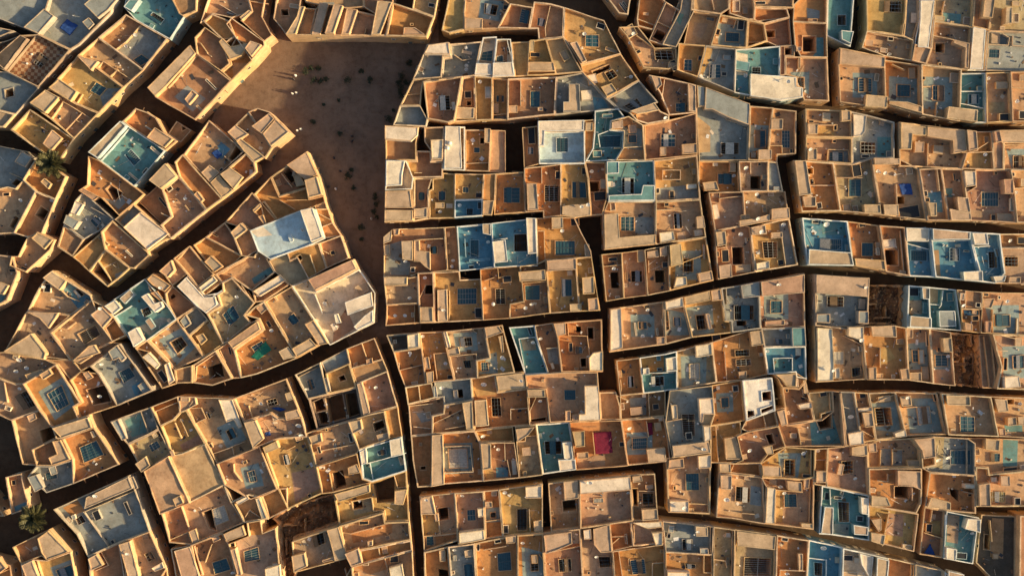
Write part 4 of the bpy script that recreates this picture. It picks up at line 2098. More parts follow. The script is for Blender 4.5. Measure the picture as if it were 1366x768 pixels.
T 888 576
H s -15,478 255,502 250,655 0,640
g 90,575 148,575 148,635 92,637
r t 155,495 220,500 222,550 158,550
r 180,615 225,615 228,648 182,648
w 240,510 240,650
b 20,500 45,540
b 10,540 28,570
d 165,525
H o 0,640 250,655 255,790 -5,790
r w 5,735 125,740 130,790 5,790
w 205,657 205,750 250,752
g 105,705 165,710 165,735 110,735
f n 20,650 200,660 195,700 20,690
H t 5,140 245,108 240,440 15,430
g 110,225 185,222 187,318 113,320
r w 170,125 243,117 243,190 175,195
r t 17,147 95,137 100,190 12,200
r w 20,364 124,366 124,430 22,428
d 95,398 3
b 190,195 240,222
b 45,290 60,315
w 130,385 240,390
w 235,230 230,430
H o 285,168 510,168 515,245 355,228 350,220 285,220
r t 287,169 348,169 350,217 288,215
w 350,220 370,170
H t 285,222 352,222 515,245 540,290 530,490 350,460 270,455
g 378,290 458,300 455,382 375,375
d 328,360 4
r t 288,226 350,226 348,305 290,300
b 320,300 340,310
f s 460,290 520,300 515,400 455,390
w 410,435 480,440
H y 510,165 640,80 800,90 795,242 735,255 640,250 515,238
g 640,150 700,150 700,243 640,240
r t 512,178 613,180 617,238 517,234
b 550,190 590,225
d 740,115 3
b 735,225 780,250
w 780,95 780,235
H t 515,240 640,250 735,255 795,242 792,522 530,490
r w 540,290 588,300 580,490 530,485
w 592,495 592,312 735,325
f y 598,318 640,322 635,490 595,490
g 640,335 710,335 714,410 642,410
r t 645,257 725,264 728,320 650,307
r t 735,250 770,247 766,300 737,308
r t 725,487 787,490 787,517 728,510
d 620,295 3
b 560,255 600,285
w 500,245 605,292
d 640,330
w 780,300 775,515
H o 800,90 868,85 865,152 862,290 800,282
r 802,205 858,207 857,270 801,270
b 805,210 855,260
w 800,152 865,152
d 818,100 3
T 1110 576
H p -20,85 75,77 190,60 195,170 200,338 -28,290
g 60,160 125,155 125,225 65,235
r t 103,80 188,65 190,125 160,130 105,125
b 45,170 60,235
f n 100,130 190,140 195,330 150,320
d 130,250
H c -53,290 0,300 200,340 200,580 0,550 -68,545
r t -40,397 8,400 5,548 -60,540
g 40,375 105,380 105,490 45,490
r w 150,345 193,352 193,440 155,435
r t 112,492 193,505 190,550 115,545
w -5,310 -2,390
b 20,345 60,365
b 140,450 175,485
f s 10,495 105,500 100,560 10,545
b -30,325 0,370
H t 190,60 265,45 425,33 475,95 480,190 195,195
f s 272,95 390,97 390,185 278,185
w 332,182 332,97 385,97
r t 192,64 238,55 242,108 200,110
r t 405,152 478,152 478,188 410,190
b 420,155 470,180
w 270,100 265,190
H t 425,32 540,22 550,175 480,190 475,95
r t 428,35 538,25 545,130 480,140 470,95
b 485,95 525,105
d 570,150 4.5
H s 540,22 720,35 765,60 762,232 520,215 480,190 550,175
f e 545,28 610,35 600,200 550,190
g 640,100 750,98 750,180 640,178
d 625,135 3.5
w 725,40 725,230
H t 725,30 1000,35 1050,45 1050,190 1020,190 840,225 835,190 765,185 762,60
r t 815,32 893,40 888,100 815,92
f c 930,45 1010,50 1005,188 930,190
g 860,115 915,118 912,165 862,165
b 770,95 800,125
b 925,195 1005,225
d 790,155
H t 765,185 835,190 840,225 1020,190 1050,190 1050,397 775,397
g y 850,318 938,322 935,382 852,378
r t 893,230 943,232 945,285 895,285
r t 772,275 833,267 838,393 777,393
b 975,350 1010,390
w 842,260 845,395
b 850,240 885,270
H o 195,195 477,197 477,378 450,432 200,393
r t 345,202 470,206 475,310 430,290 345,285
o 345,297 425,293 420,360 345,352
d 435,330 3
r t 205,335 290,345 310,392 205,392
b 205,300 235,325
w 245,260 300,265 300,225
w 430,290 432,365
H y 200,393 465,437 440,640 200,580
f p 305,440 395,445 390,565 300,555
r y 205,465 262,460 262,520 245,530
r t 205,532 283,545 273,603 205,580
b 385,600 430,630
w 275,610 308,445
H o 520,215 765,232 768,435 610,420 495,397
o 640,310 695,315 690,380 650,345
f b 620,305 640,310 688,380 615,350
r t 522,345 628,372 628,415 502,395
r w 705,275 763,277 763,303 705,300
b 530,350 580,390
w 705,320 755,330
H n 495,400 608,420 595,672 470,655
f y 500,480 595,482 590,560 495,530
w 500,540 595,570
w 540,420 530,480
b 535,440 560,470
b 510,490 540,540
X bluecloth 500,655 535,600 565,665 530,668
H c 610,422 782,455 750,702 590,675
r w 710,455 780,458 780,530 695,510
r w 597,607 655,617 650,680 597,670
b 715,470 760,500
d 750,540
w 605,440 600,600
b 665,640 720,680
f g 625,440 690,450 680,600 620,590
H k h=5 820,450 1005,460 1000,760 790,710
f n 880,470 945,475 940,690 870,680
o 840,560 870,565 865,640 838,635
b 880,660 910,690
w 860,480 870,590
H n 1005,447 1050,450 1050,770 1000,762
B south
T 888 576
H e 255,505 370,520 365,790 250,790
w 360,525 355,780
w 250,680 322,690 330,725
b 325,540 350,565
b 325,670 345,720
H e 370,520 592,548 582,790 365,790
r t 378,526 588,553 582,628 382,605
g 427,675 575,680 570,785 422,785
f e 385,620 425,625 420,780 370,780
b 540,560 580,600
H o 592,548 765,575 745,790 582,790
r 705,645 730,645 730,735 708,735
w 612,735 745,740
d 650,755 3
w 612,735 610,780
H b 765,575 945,618 935,790 745,790
f b 762,675 862,685 858,785 752,785
g 800,700 850,705 848,780 802,775
d 850,622 4
w 760,675 865,687 862,780
T 1110 576
H w 58,615 300,672 290,790 45,790
r w 140,640 215,660 200,780 150,700
b 60,655 115,690
b 120,670 150,700
r t 230,660 295,675 285,785 225,780
b 60,745 140,785
H o 300,672 445,705 440,790 290,790
w 435,710 430,790
H s 445,705 600,740 600,790 440,790
b 520,730 545,745
H w 600,740 765,772 1050,835 1050,850 600,800
r t 615,735 700,755 700,790 615,790
B things
T 360 50 5.333
S 255,245 28
S 300,222 24
S 345,225 24
S 318,312 30
S 365,315 22
S 403,300 20
S 560,305 34
S 655,245 22
S 720,305 28
S 945,280 38
S 930,365 34
S 975,330 26
S 935,410 26
S 1000,190 30
S 310,605 22
S 855,580 34
S 500,690 18
S 915,320 20
S 960,420 16
S 880,520 14
S 490,450 12
S 385,480 12
M w 185,275 20
M w 163,403 -10
M w 190,397 5
M w 198,665 30
M w 222,655 30
M n 172,300 -40
M n 585,741 10
M n 587,706 190
T 400 160 2.743
S 178,208 16
S 190,184 9
S 195,248 9
S 275,280 13
S 282,308 15
S 272,335 12
S 284,355 10
S 225,395 15
S 228,437 9
M n 125,140 80
M n 105,245 60
M n 148,188 -20
M w 132,253 100
M w 262,362 -90
T 0 0 1
P 66,219 4.2
P 42,692 4.0
'''
LANDMARKS = """
90|35|the corner blue-tarp house|slate house with a crumpled blue tarp on its terrace, top-left corner
48|80|the checkered terrace|house with a diamond-checkered tan terrace near the top-left corner
205|25|the top-edge teal terrace|house with deep teal terrace on the top edge, far left of the square
178|205|the teal diamond house|teal-floored house set diagonally between two alleys, left of the square
285|205|the blue-sheet house|house with a bright blue sheet on its tan terrace beside the square's left corner
390|315|the pale blue roof|wide pale blue terrace with a white raised strip, left of the square
440|385|the cream roof|large cream roof with a big dish at the square's lower tip
187|410|the left teal terrace|teal terrace with white raised rooms at the left end of its block
354|475|the green-tarp house|orange terrace with a rumpled green tarp, above the lower-left alley
748|199|the framed blue terrace|blue terrace framed by a white raised strip, right of the square
629|325|the bright blue terrace|bright blue terrace with a white beam and skylight beside a dish
684|305|the second blue terrace|blue-green terrace with white raised room, right of the bright blue one
801|612|the red-awning house|orange house with a large magenta-red awning over its terrace
741|577|the teal strip house|teal terrace with white steps, left of the red awning
703|474|the long teal terrace|long narrow teal terrace beside an alley, in the middle
1008|524|the white holed roof|flat whitewashed roof with three black openings
913|537|the slate stepped terrace|slate-blue stepped terrace with white rooms, left of the orange stair house
1045|487|the deep blue terrace|deep blue terrace with a square blue tank in its floor
1018|75|the teal-and-white terrace|teal terrace with a large white raised roof, upper right
1123|25|the top teal strip|narrow teal terrace on the top edge beside a dark alley
1185|256|the boxed blue-sheet house|tan house with a blue sheet over a yellow box, upper right
1275|338|the sky-blue terrace|big sky-blue terrace at the right with a white corner room
1103|325|the white-tank blue terrace|blue terrace with a very large white dish and a tan raised strip
1180|410|the earth pit|square earth-floored ruin pit beside a green terrace, right
1290|480|the beamed ruin|ruined plot with bare wooden beams, right side
400|700|the rubble plot|dark rubble plot between houses, bottom left of the middle
509|612|the white-rimmed blue house|small blue terrace with white rims beside the vertical alley
1098|736|the vivid blue house|vivid blue terrace on the bottom edge
574|87|the square-corner slate house|slate terrace with white raised corner at the square's upper right
526|350|the slate square-front house|slate and brown terraces facing the square's lower right side
606|375|the yellow junk terrace|ochre-yellow terrace with a raised strip of junk and blue skylight
150|701|the grey wedge house|wedge-shaped house with a plain grey terrace and blue box, lower left
117|602|the white-grille house|orange terrace with white-barred skylight above the lower-left alley bend
447|544|the roofless dark house|roofless dark house with exposed rooms beside the vertical alley
534|201|the brown corner house|brown terrace with curved white parapet on the square's right edge
841|226|the teal grille house|teal-grey terrace with an L-shaped raised rim and teal skylight
1240|32|the white strip roof|narrow white raised roof near the top right
995|239|the blue-dish house|grey terrace with a large bluish dish and dark opening
978|494|the twin-grille house|orange terrace with two teal skylights side by side
1330|651|the yellow-grille house|tan and slate terrace with yellow-barred skylight at the right edge
1282|726|the lower teal terrace|teal terrace with white corner rooms at the lower right
993|676|the white-tank terrace|tan terrace with blue skylight and a long white dish, lower right
806|681|the three-pane house|pinkish terrace with a three-paned white skylight and white roof strip
225|656|the bare sloping roof|large bare tan roof without features beside the lower-left alley
259|633|the bare tan terrace|plain tan terrace with smooth floor right of the bare sloping roof
37|482|the three-dish roof|tan roof carrying three white dishes at the left edge
272|95|the walled brown terrace|large brown walled terrace with a white box, upper left of the square
644|15|the top tan terrace|tan terrace with slate skylight on the top edge, right of the top alley
347|733|the teal-grilled terrace|grey-brown terrace with teal skylight on the bottom edge, left
"""
SHRUBS = """
dark bush at the left end of the upper-left bush row in the square
dark bush in the middle of the upper-left bush row in the square
dark bush at the right end of the upper-left bush row in the square
brownish bush below the upper-left bush row, left of its pair
brownish bush below the upper-left bush row, middle of three
small round dark bush at the right end below the upper-left row
wide low dark bush in the upper centre of the square
small dark bush just above the wide low one, upper centre
faint bush right of the wide low one, upper centre
big dark bush, top one against the square's right-hand wall
big dark bush, second against the square's right-hand wall
dark bush hugging the slanted wall, outermost of the right clump
dark bush at the lower end of the right-wall clump
dark bush high up in the square's upper right corner by the wall
lone dark bush on the left side of the square
dark bush by the slate house just above the brown corner house
low dark bush in the centre of the square, above two robed figures
small dark bush at the outer left edge of the right-wall clump
small dark bush at the foot of the right-wall clump, next to the wall
little dark bush alone between the right-wall clump and the slate house bush
tiny faint bush in the middle of the square, right of a pair
tiny faint bush in the middle of the square, left of a pair
dark bush, biggest of the three in the square's narrowing lower part
small bush on top of the biggest one, lower square
small bush just below the biggest one, lower square
dark bush, top of the line along the lower right wall
dark bush, second of the line along the lower right wall
dark bush, third of the line along the lower right wall
dark bush, last of the line along the lower right wall
round bush standing alone at the square's lower end
small dark bush just below the round lone one, lower end
"""
# ------------------------------------------------------------------ the survey -> plots (photograph pixels first)
plots, extras = [], []
blk, T = '', (0, 0, 4.0)
def pts_of(tok):
    return [(T[0] + float(a) / T[2], T[1] + float(b) / T[2]) for a, b in (t.split(',') for t in tok if ',' in t)]
for ln in SURVEY.strip().splitlines():
    w = ln.split(); k = w[0]
    if k == 'B': blk = ' '.join(w[1:])
    elif k == 'T': T = (float(w[1]), float(w[2]), float(w[3]) if len(w) > 3 else 4.0)
    elif k in 'HZ':
        h = next((float(x[2:]) for x in w if x.startswith('h=')), None)
        plots.append(dict(kind=k, col=w[1] if k == 'H' else 'n', P=pts_of(w[1:]), h=h, feats=[], blk=blk))
    elif k in 'SMPX':
        extras.append((k, pts_of(w[1:]), [x for x in w[1:] if ',' not in x], len(plots) - 1, T[2]))
    else:
        plots[-1]['feats'].append((k, pts_of(w[1:]), [x for x in w[1:] if ',' not in x]))
# snap shared corners together, then corners onto neighbouring edges, so party walls meet
cl = []
for pi, p in enumerate(plots):
    for vi, v in enumerate(p['P']):
        best = None
        for c in cl:
            if pi not in c[2] and abs(c[0] - v[0]) < 2.8 and abs(c[1] - v[1]) < 2.8:
                d = math.hypot(c[0] - v[0], c[1] - v[1])
                if d < 2.8 and (best is None or d < best[0]): best = (d, c)
        if best:
            c = best[1]; k = len(c[2]); c[0] = (c[0] * k + v[0]) / (k + 1); c[1] = (c[1] * k + v[1]) / (k + 1)
            c[2].add(pi); c[3].append((pi, vi))
        else: cl.append([v[0], v[1], {pi}, [(pi, vi)]])
for c in cl:
    for pi, vi in c[3]: plots[pi]['P'][vi] = (c[0], c[1])
for it in range(2):
    for pi, p in enumerate(plots):
        xs = [v[0] for v in p['P']]; ys = [v[1] for v in p['P']]; p['bb'] = (min(xs), min(ys), max(xs), max(ys))
    for pi, p in enumerate(plots):
        for vi, v in enumerate(p['P']):
            best = None
            for qi, q in enumerate(plots):
                if qi == pi or not (q['bb'][0] - 3 < v[0] < q['bb'][2] + 3 and q['bb'][1] - 3 < v[1] < q['bb'][3] + 3): continue
                if v in q['P']: best = None; break
                for i in range(len(q['P'])):
                    d, pt, t = seg_dist(v, q['P'][i - 1], q['P'][i])
                    if d < 3.2 and (best is None or d < best[0]): best = (d, pt)
            if best: p['P'][vi] = best[1]
def stretch(v):       # plots cut by the edge of the survey carry on beyond it
    x, y = v
    return (x - 45 if x < 3 else x + 45 if x > 1362 else x, y - 40 if y < 2.5 else y + 40 if y > 765 else y)
def W(v): return ((v[0] - 683) * PX, (384 - v[1]) * PX)
for p in plots:
    p['pc'] = centroid(p['P'])
    p['W'] = clean(ccw([W(stretch(v)) for v in p['P']]))
    p['a'] = area(p['W'])
HOLES = [p['W'] for p in plots]
BBS = [(min(v[0] for v in P), min(v[1] for v in P), max(v[0] for v in P), max(v[1] for v in P)) for P in HOLES]
def plot_at(q, skip=-1):
    for i, (P, b) in enumerate(zip(HOLES, BBS)):
        if i != skip and b[0] <= q[0] <= b[2] and b[1] <= q[1] <= b[3] and inside(q, P): return i
    return -1
# the smallest structures are annexes of the neighbour they share most wall with
for p in plots: p['host'] = None
for p in sorted(plots, key=lambda p: p['a']):
    if sum(1 for q in plots if q['host'] is None and q['kind'] == 'H') <= 300: break
    if p['kind'] != 'H' or p['a'] > 70 or p.get('busy'): continue
    votes = {}
    for i in range(len(p['W'])):
        a, b = p['W'][i - 1], p['W'][i]; L = math.hypot(b[0] - a[0], b[1] - a[1])
        for s in range(int(L / 0.5) + 1):
            f = (s + 0.5) / (int(L / 0.5) + 1); q = (a[0] + (b[0] - a[0]) * f, a[1] + (b[1] - a[1]) * f)
            nx, ny = (b[1] - a[1]) / (L or 1), -(b[0] - a[0]) / (L or 1)
            k = plot_at((q[0] + nx * 0.5, q[1] + ny * 0.5), plots.index(p))
            if k >= 0: votes[k] = votes.get(k, 0) + 1
    votes = {k: v for k, v in votes.items() if plots[k]['kind'] == 'H' and plots[k]['host'] is None}
    if votes:
        k = max(votes, key=votes.get); p['host'] = k; plots[k]['busy'] = True
# ------------------------------------------------------------------ shared small meshes
def dish_mesh(r):
    mb = MB(); prof = [(0.02, 0.0), (0.3, 0.03), (0.6, 0.11), (0.82, 0.2), (1.0, 0.29)]
    mb.lathe([(a * r, z * r) for a, z in prof], n=14); mb.f.pop(); mb.m.pop()
    mb.lathe([(a * r * 0.99, z * r - 0.03) for a, z in prof[::-1]], n=14, m=0)
    rim = [(r * math.cos(2 * math.pi * j / 14), r * math.sin(2 * math.pi * j / 14), 0.29 * r - 0.012) for j in range(15)]
    mb.tube(rim, 0.025, 5, cap=False)
    return mb.mesh('satellite_dish', ['dish_white'])
def dish_mount_mesh(r):
    mb = MB()
    mb.bar((0, -0.75 * r, 0.1), (0, -0.28 * r, 0.85 * r), 0.04, m=0)
    mb.box((0, -0.28 * r, 0.82 * r), 0.1, 0.1, 0.12)
    mb.bar((0.5 * r, 0.3 * r, 0.1), (0, -0.28 * r, 0.85 * r), 0.03)
    mb.bar((-0.5 * r, 0.3 * r, 0.1), (0, -0.28 * r, 0.85 * r), 0.03)
    mb.box((0, 0, -0.16), 0.2, 0.2, 0.16)
    mb.bar((0, 0, -0.1), (0, 0.35, -0.75 ), 0.07)
    return mb.mesh('dish_mount', ['steel'])
DISH = {k: (dish_mesh(k), dish_mount_mesh(k)) for k in (0.42, 0.52, 0.62, 0.78)}
def window_meshes():
    f = MB()
    for x, z, sx, sz in ((-0.48, 0, 0.12, 1.3), (0.48, 0, 0.12, 1.3), (0, 1.18, 0.84, 0.12), (0, -0.04, 1.2, 0.1)):
        f.box((x, 0.03, z), sx, 0.12 if z >= 0 else 0.22, sz)
    p = MB(); p.box((0, 0.0, 0.06), 0.84, 0.04, 1.12); p.bar((-0.42, 0.03, 0.6), (0.42, 0.03, 0.6), 0.04); p.bar((0, 0.03, 0.06), (0, 0.03, 1.18), 0.04)
    d = MB(); d.box((-0.62, 0.04, 0), 0.16, 0.16, 2.3); d.box((0.62, 0.04, 0), 0.16, 0.16, 2.3); d.box((0, 0.04, 2.14), 1.08, 0.15, 0.18)
    d2 = MB(); d2.box((0, 0.0, 0.02), 1.08, 0.06, 2.1); d2.box((0.38, 0.05, 1.0), 0.06, 0.06, 0.1)
    return (f.mesh('window', ['wall_w']), p.mesh('pane', ['dark_pane']), d.mesh('door_frame', ['wall_t']), d2.mesh('door', ['door_wood']))
WIN, PANE, DFRAME, DOOR = window_meshes()
_sp = MB(); _sp.bar((0, -0.3, 0), (0, 1.0, -0.06), 0.17, 0.14); SPOUT = _sp.mesh('water_spout', ['wood'])

def rect_from(p0, p1, u):
    d = (p1[0] - p0[0], p1[1] - p0[1]); a = d[0] * u[0] + d[1] * u[1]
    return [p0, (p0[0] + u[0] * a, p0[1] + u[1] * a), p1, (p1[0] - u[0] * a, p1[1] - u[1] * a)]
def pull_in(P, B, m):
    """move points of P that lie outside B, or too near its edge, towards the middle of B"""
    c = centroid(B); out = []
    for p in P:
        q = p
        for k in range(14):
            if inside(q, B) and edge_dist(q, B) > m: break
            q = (q[0] + (c[0] - q[0]) * 0.09, q[1] + (c[1] - q[1]) * 0.09)
        out.append(q)
    return out
LOW = [(390, 315), (450, 385), (439, 377), (225, 656), (259, 633), (1010, 530), (415, 345)]
NUM = {1: 'one', 2: 'two', 3: 'three', 4: 'four', 5: 'five', 6: 'six', 7: 'seven', 8: 'eight'}
def local(P, o): return [(p[0] - o[0], p[1] - o[1]) for p in P]

def build_structure(idx, p, root, o, sub):
    """walls, terrace and roof features of one plot; sub = True builds it as an annex part whose features are its sub-parts"""
    rnd = random.Random(idx * 7 + 3)
    P = local(p['W'], o); col = p['col']
    big = p['a'] > 30
    h = (p['h'] + 0.3) if p['h'] else ROOF + rnd.uniform(-0.55, 0.55)
    par = rnd.uniform(1.45, 2.1) if big else rnd.uniform(0.35, 0.9)
    if p['h']: par = 0.5
    if not p['feats']: par = min(par, 0.7)
    if any(abs(p['pc'][0] - x) < 14 and abs(p['pc'][1] - y) < 12 for x, y in LOW): par = 0.35; h += 0.7
    if 512 < p['pc'][0] < 605 and 55 < p['pc'][1] < 165: h += 1.5
    zf = h - par
    t = rnd.uniform(0.2, 0.36) if p['a'] > 18 else 0.18
    wm, fm = 'wall_' + col, 'floor_' + ('tile' if p.get('tile') else col)
    tr = 'trim_pale' if col in 'bcwlq' else rnd.choice(('trim', 'trim_mid', 'trim_mid', wm, wm))
    mats = [wm, fm, 'wall_n', 'earth', tr]
    mb = MB()
    I = ring(mb, P, t, -0.3, h, zf - 0.1, rnd=rnd, m=0, mt=4)
    u = max(((math.hypot(P[i][0] - P[i - 1][0], P[i][1] - P[i - 1][1]), i) for i in range(len(P))))
    i = u[1]; u = ((P[i][0] - P[i - 1][0]) / u[0], (P[i][1] - P[i - 1][1]) / u[0])
    feats = []
    for k, q, opt in p['feats']:
        q = local([W(v) for v in q], o)
        if len(q) == 2 and k in 'rgofb': q = rect_from(q[0], q[1], u)
        feats.append((k, q, opt))
    tm = MB() if not sub else mb
    fm_i, wm_i = (1, 0)
    holes = []
    Ish = inset(P, t * 0.5)
    for k, q, opt in feats:
        if k == 'o':
            q = pull_in(ccw(q), P, t + 0.12)
            if abs(area(q)) > 0.5 and area(q) > 0:
                if all(not inside(v, hq) for hq in holes for v in q): holes.append(q)
    shafts = {}
    for fi, (k, q, opt) in enumerate(feats):
        if k == 'g' and len(q) == 4:
            rr = rnd.random()
            pan = {'k': 'shaft', 'w': 'white_panel', 'y': 'yellow_panel'}.get(opt[0] if opt else '', 'teal_sheet' if rr < 0.6 else 'shaft')
            q = ccw(pull_in(q, P, t + 0.1))
            if pan == 'shaft':
                q1 = inset(q, 0.14)
                if area(q1) > 0.5 and all(not inside(v, hq) for hq in holes for v in q1) and all(not inside(v, q1) for hq in holes for v in hq): holes.append(q1)
                else: pan = 'dark_pane'
            shafts[fi] = pan
    nopen = sum(1 for f in feats if f[0] == 'o')
    fill(tm, [Ish] + holes, zf, fm_i)
    deep = rnd.uniform(0.4, 1.2)
    for q in holes:
        n = len(q); A = [tm.vert((v[0], v[1], zf)) for v in q]; B = [tm.vert((v[0], v[1], deep)) for v in q]
        for a in range(n): b = (a + 1) % n; tm.face((A[b], A[a], B[a], B[b]), 2)
        tm.face(B, 3)
        if rnd.random() < 0.8 and q not in [h_ for h_ in holes[nopen:]]:       # low kerb round the opening
            ring(tm, inset(q, -0.2), 0.2, zf, zf + 0.25, zf - 0.05, rnd=rnd, m=0)
    if sub:
        host = mb.build('annex', mats, root)
    else:
        mb.build('wall', mats, root); tm.build('terrace', mats, root); host = root
    count = dict(r=0, g=0, d=0, o=len(holes), w=0)
    fz = 0.012
    if not sub and len(feats) > 2:
        for att in range(rnd.choice((0, 1, 1, 2))):
            i = rnd.randrange(len(P)); a, c = P[i - 1], P[i]; L = math.hypot(c[0] - a[0], c[1] - a[1])
            if L < 4: continue
            ux, uy = (c[0] - a[0]) / L, (c[1] - a[1]) / L; f = rnd.uniform(0.15, 0.75) * L; w, d = rnd.uniform(0.8, 1.9), rnd.uniform(0.7, 1.4)
            s0 = (a[0] + ux * f - uy * (t + 0.02), a[1] + uy * f + ux * (t + 0.02))
            q = [s0, (s0[0] + ux * w, s0[1] + uy * w), (s0[0] + ux * w - uy * d, s0[1] + uy * w + ux * d), (s0[0] - uy * d, s0[1] + ux * d)]
            if all(inside(v, P) for v in q) and not any(len(fq) > 2 and k in 'rogb' and (any(inside(v, ccw(fq)) for v in q) or any(inside(v, q) for v in fq)) for k, fq, _ in feats):
                feats.append(('b', q, []))
    gs = [q for k, q, _ in feats if k == 'g' and len(q) == 4]
    if gs and col in 'togyep' and big and not any(k == 'f' for k, _, _ in feats) and rnd.random() < 0.5:   # added teal paint around the light well, standing in for bluish shading
        feats.append(('f', inset(ccw(gs[0]), -rnd.uniform(0.7, 1.7)), ['u']))
    for fi, (k, q, opt) in enumerate(feats):
        if k == 'f':
            q = ccw(q); hs = [hq for hq in holes if all(inside(v, q) for v in hq)]
            m = MB(); q2 = pull_in(q, P, 0.05)
            hs = [hq for hq in holes if all(inside(v, q2) for v in hq)]
            if any(any(inside(v, q2) for v in hq) and hq not in hs for hq in holes): continue
            if area(q2) < 0.3: continue
            fill(m, [q2] + hs, zf + fz, 0); fz += 0.007
            m.build('floor_patch', ['floor_' + (opt[0] if opt else 'n')], host)
        elif k == 'r':
            q = clean(ccw(q), 0.15)
            if len(q) < 3 or area(q) < 0.4: continue
            q = inset(q, 0.05)
            small = area(q) < 7
            zt = zf + (rnd.uniform(1.5, 2.5) if small else rnd.uniform(2.3, 3.1))
            rc = opt[0] if opt else ('t' if col in 'goyne' and rnd.random() < 0.6 else col)
            m = MB(); lip = rnd.uniform(0.06, 0.26)
            ring(m, q, 0.2 if not small else 0.14, zf - 0.1, zt, zt - lip - 0.05, rnd=rnd, seg=1.6, jit=0.04, zj=0.05, mt=2)
            fill(m, [inset(q, 0.08)], zt - lip, 1)
            m.build('roof_room', ['wall_' + rc if rc in 'wbclq' else wm, 'roof_' + rc, tr], host); count['r'] += 1
        elif k == 'w':
            m = MB(); hh = rnd.uniform(0.9, 1.5) if big else 0.6
            for a, b in zip(q, q[1:]):
                L = math.hypot(b[0] - a[0], b[1] - a[1])
                if L < 0.2: continue
                n = max(1, int(L / 1.8)); ux, uy = (b[0] - a[0]) / L, (b[1] - a[1]) / L; prev = None
                dz = 0.0
                for s in range(n + 1):
                    f = s / n; x, y = a[0] + (b[0] - a[0]) * f, a[1] + (b[1] - a[1]) * f; e = rnd.uniform(-0.04, 0.04)
                    if s == 0: x -= ux * 0.1; y -= uy * 0.1
                    if s == n: x += ux * 0.1; y += uy * 0.1
                    z1 = zf + hh + rnd.uniform(-0.05, 0.05)
                    cur = [m.vert((x + sx * uy * -0.1 + e * -uy, y + sx * ux * 0.1 + e * ux, z)) for sx, z in ((-1, zf - 0.05), (-1, z1), (1, z1), (1, zf - 0.05))]
                    if prev:
                        for c in range(3): m.face((prev[c], prev[c + 1], cur[c + 1], cur[c]), 1 if c == 1 else 0)
                    else: m.face(cur)
                    prev = cur
                m.face(prev[::-1])
                hh -= 0.013
            if m.f: m.build('partition_wall', [wm, tr], host); count['w'] += 1
        elif k == 'g' and len(q) == 4:
            q = ccw(pull_in(q, P, t + 0.1))
            if area(q) < 0.5: continue
            m = MB()
            ring(m, q, 0.16, zf - 0.05, zf + 0.32, zf - 0.02, rnd=rnd, jit=0.02, zj=0.02)
            pan = shafts[fi]
            if pan != 'shaft': m.v += [(v[0], v[1], zf + 0.16) for v in inset(q, 0.1)]; m.face(list(range(len(m.v) - 4, len(m.v))), 1)
            if rnd.random() < 0.4:      # a loose board or sheet laid over part of the bars
                f0 = rnd.uniform(0, 0.5); f1 = f0 + rnd.uniform(0.25, 0.5); A_, B_, C_, D_ = [Vector(v) for v in inset(q, 0.05)]
                bo = [A_.lerp(B_, f0), A_.lerp(B_, f1), D_.lerp(C_, f1), D_.lerp(C_, f0)]; n0 = len(m.v)
                m.v += [(v.x, v.y, zf + 0.46) for v in bo] + [(v.x, v.y, zf + 0.42) for v in bo]
                for fc in ((0, 1, 2, 3), (0, 4, 5, 1), (1, 5, 6, 2), (2, 6, 7, 3), (3, 7, 4, 0)): m.face([n0 + a for a in fc], 2)
            bmats = rnd.choice(('wood', 'steel', 'white_panel', 'teal_sheet'))
            s = m.build('skylight', [wm, 'dark_pane' if pan == 'shaft' else pan, bmats], host)
            q = inset(q, 0.1); bm = s if False else MB()
            e0, e1 = [Vector(q[a]) for a in (0, 1)], [Vector(q[a]) for a in (3, 2)]
            if (Vector(q[1]) - Vector(q[0])).length < (Vector(q[2]) - Vector(q[1])).length:
                e0, e1 = [Vector(q[a]) for a in (1, 2)], [Vector(q[a]) for a in (0, 3)]
            if rnd.random() < 0.35: e0, e1 = [e0[0], e1[0]], [e0[1], e1[1]]
            L = (e0[1] - e0[0]).length; n = max(3, int(L / rnd.choice((0.55, 0.7, 0.85))))
            bw = rnd.uniform(0.05, 0.09)
            for s_ in range(1, n):
                f = s_ / n; a = e0[0].lerp(e0[1], f); b = e1[0].lerp(e1[1], f)
                bm.bar((a.x, a.y, zf + 0.36), (b.x, b.y, zf + 0.36), bw, 0.06)
            for f in ((0.5,) if rnd.random() < 0.6 else (0.33, 0.67)):
                a = e0[0].lerp(e1[0], f); b = e0[1].lerp(e1[1], f)
                bm.bar((a.x, a.y, zf + 0.40), (b.x, b.y, zf + 0.40), bw * rnd.uniform(1.0, 2.2), 0.06)
            bmat = 'bar_white' if pan in ('white_panel',) or rnd.random() < 0.4 else 'bar_metal'
            if sub: bm.build('skylight_bars', [bmat], host)
            else: bm.build('bars', [bmat], s)
            count['g'] += 1
        elif k == 'd':
            r = (float(opt[0]) if opt else 2.5) * PX
            key = min(DISH, key=lambda x: abs(x - r)); a, b = DISH[key]
            zz = zf
            for k2, q2, o2 in feats:
                if k2 in 'rb' and inside(q[0], ccw(q2)): zz = zf + (2.2 if k2 == 'r' else 0.8)
            yaw = rnd.uniform(-0.45, 0.35); tilt = rnd.uniform(0.6, 0.9)
            d = link('satellite_dish', a, host, (q[0][0], q[0][1], zz + 0.85), (tilt, 0, yaw))
            if not sub: link('dish_mount', b, d)
            count['d'] += 1
        elif k == 'b':
            q = ccw(q)
            if area(q) < 0.12: continue
            q = inset(q, 0.03)
            A = area(q); zt = zf + rnd.uniform(0.45, 1.1) * (1.0 if A < 3 else 1.15)
            m = MB(); ring(m, q, min(0.14, math.sqrt(A) * 0.2), zf - 0.05, zt, zt - 0.12, rnd=rnd, jit=0.02, zj=0.03)
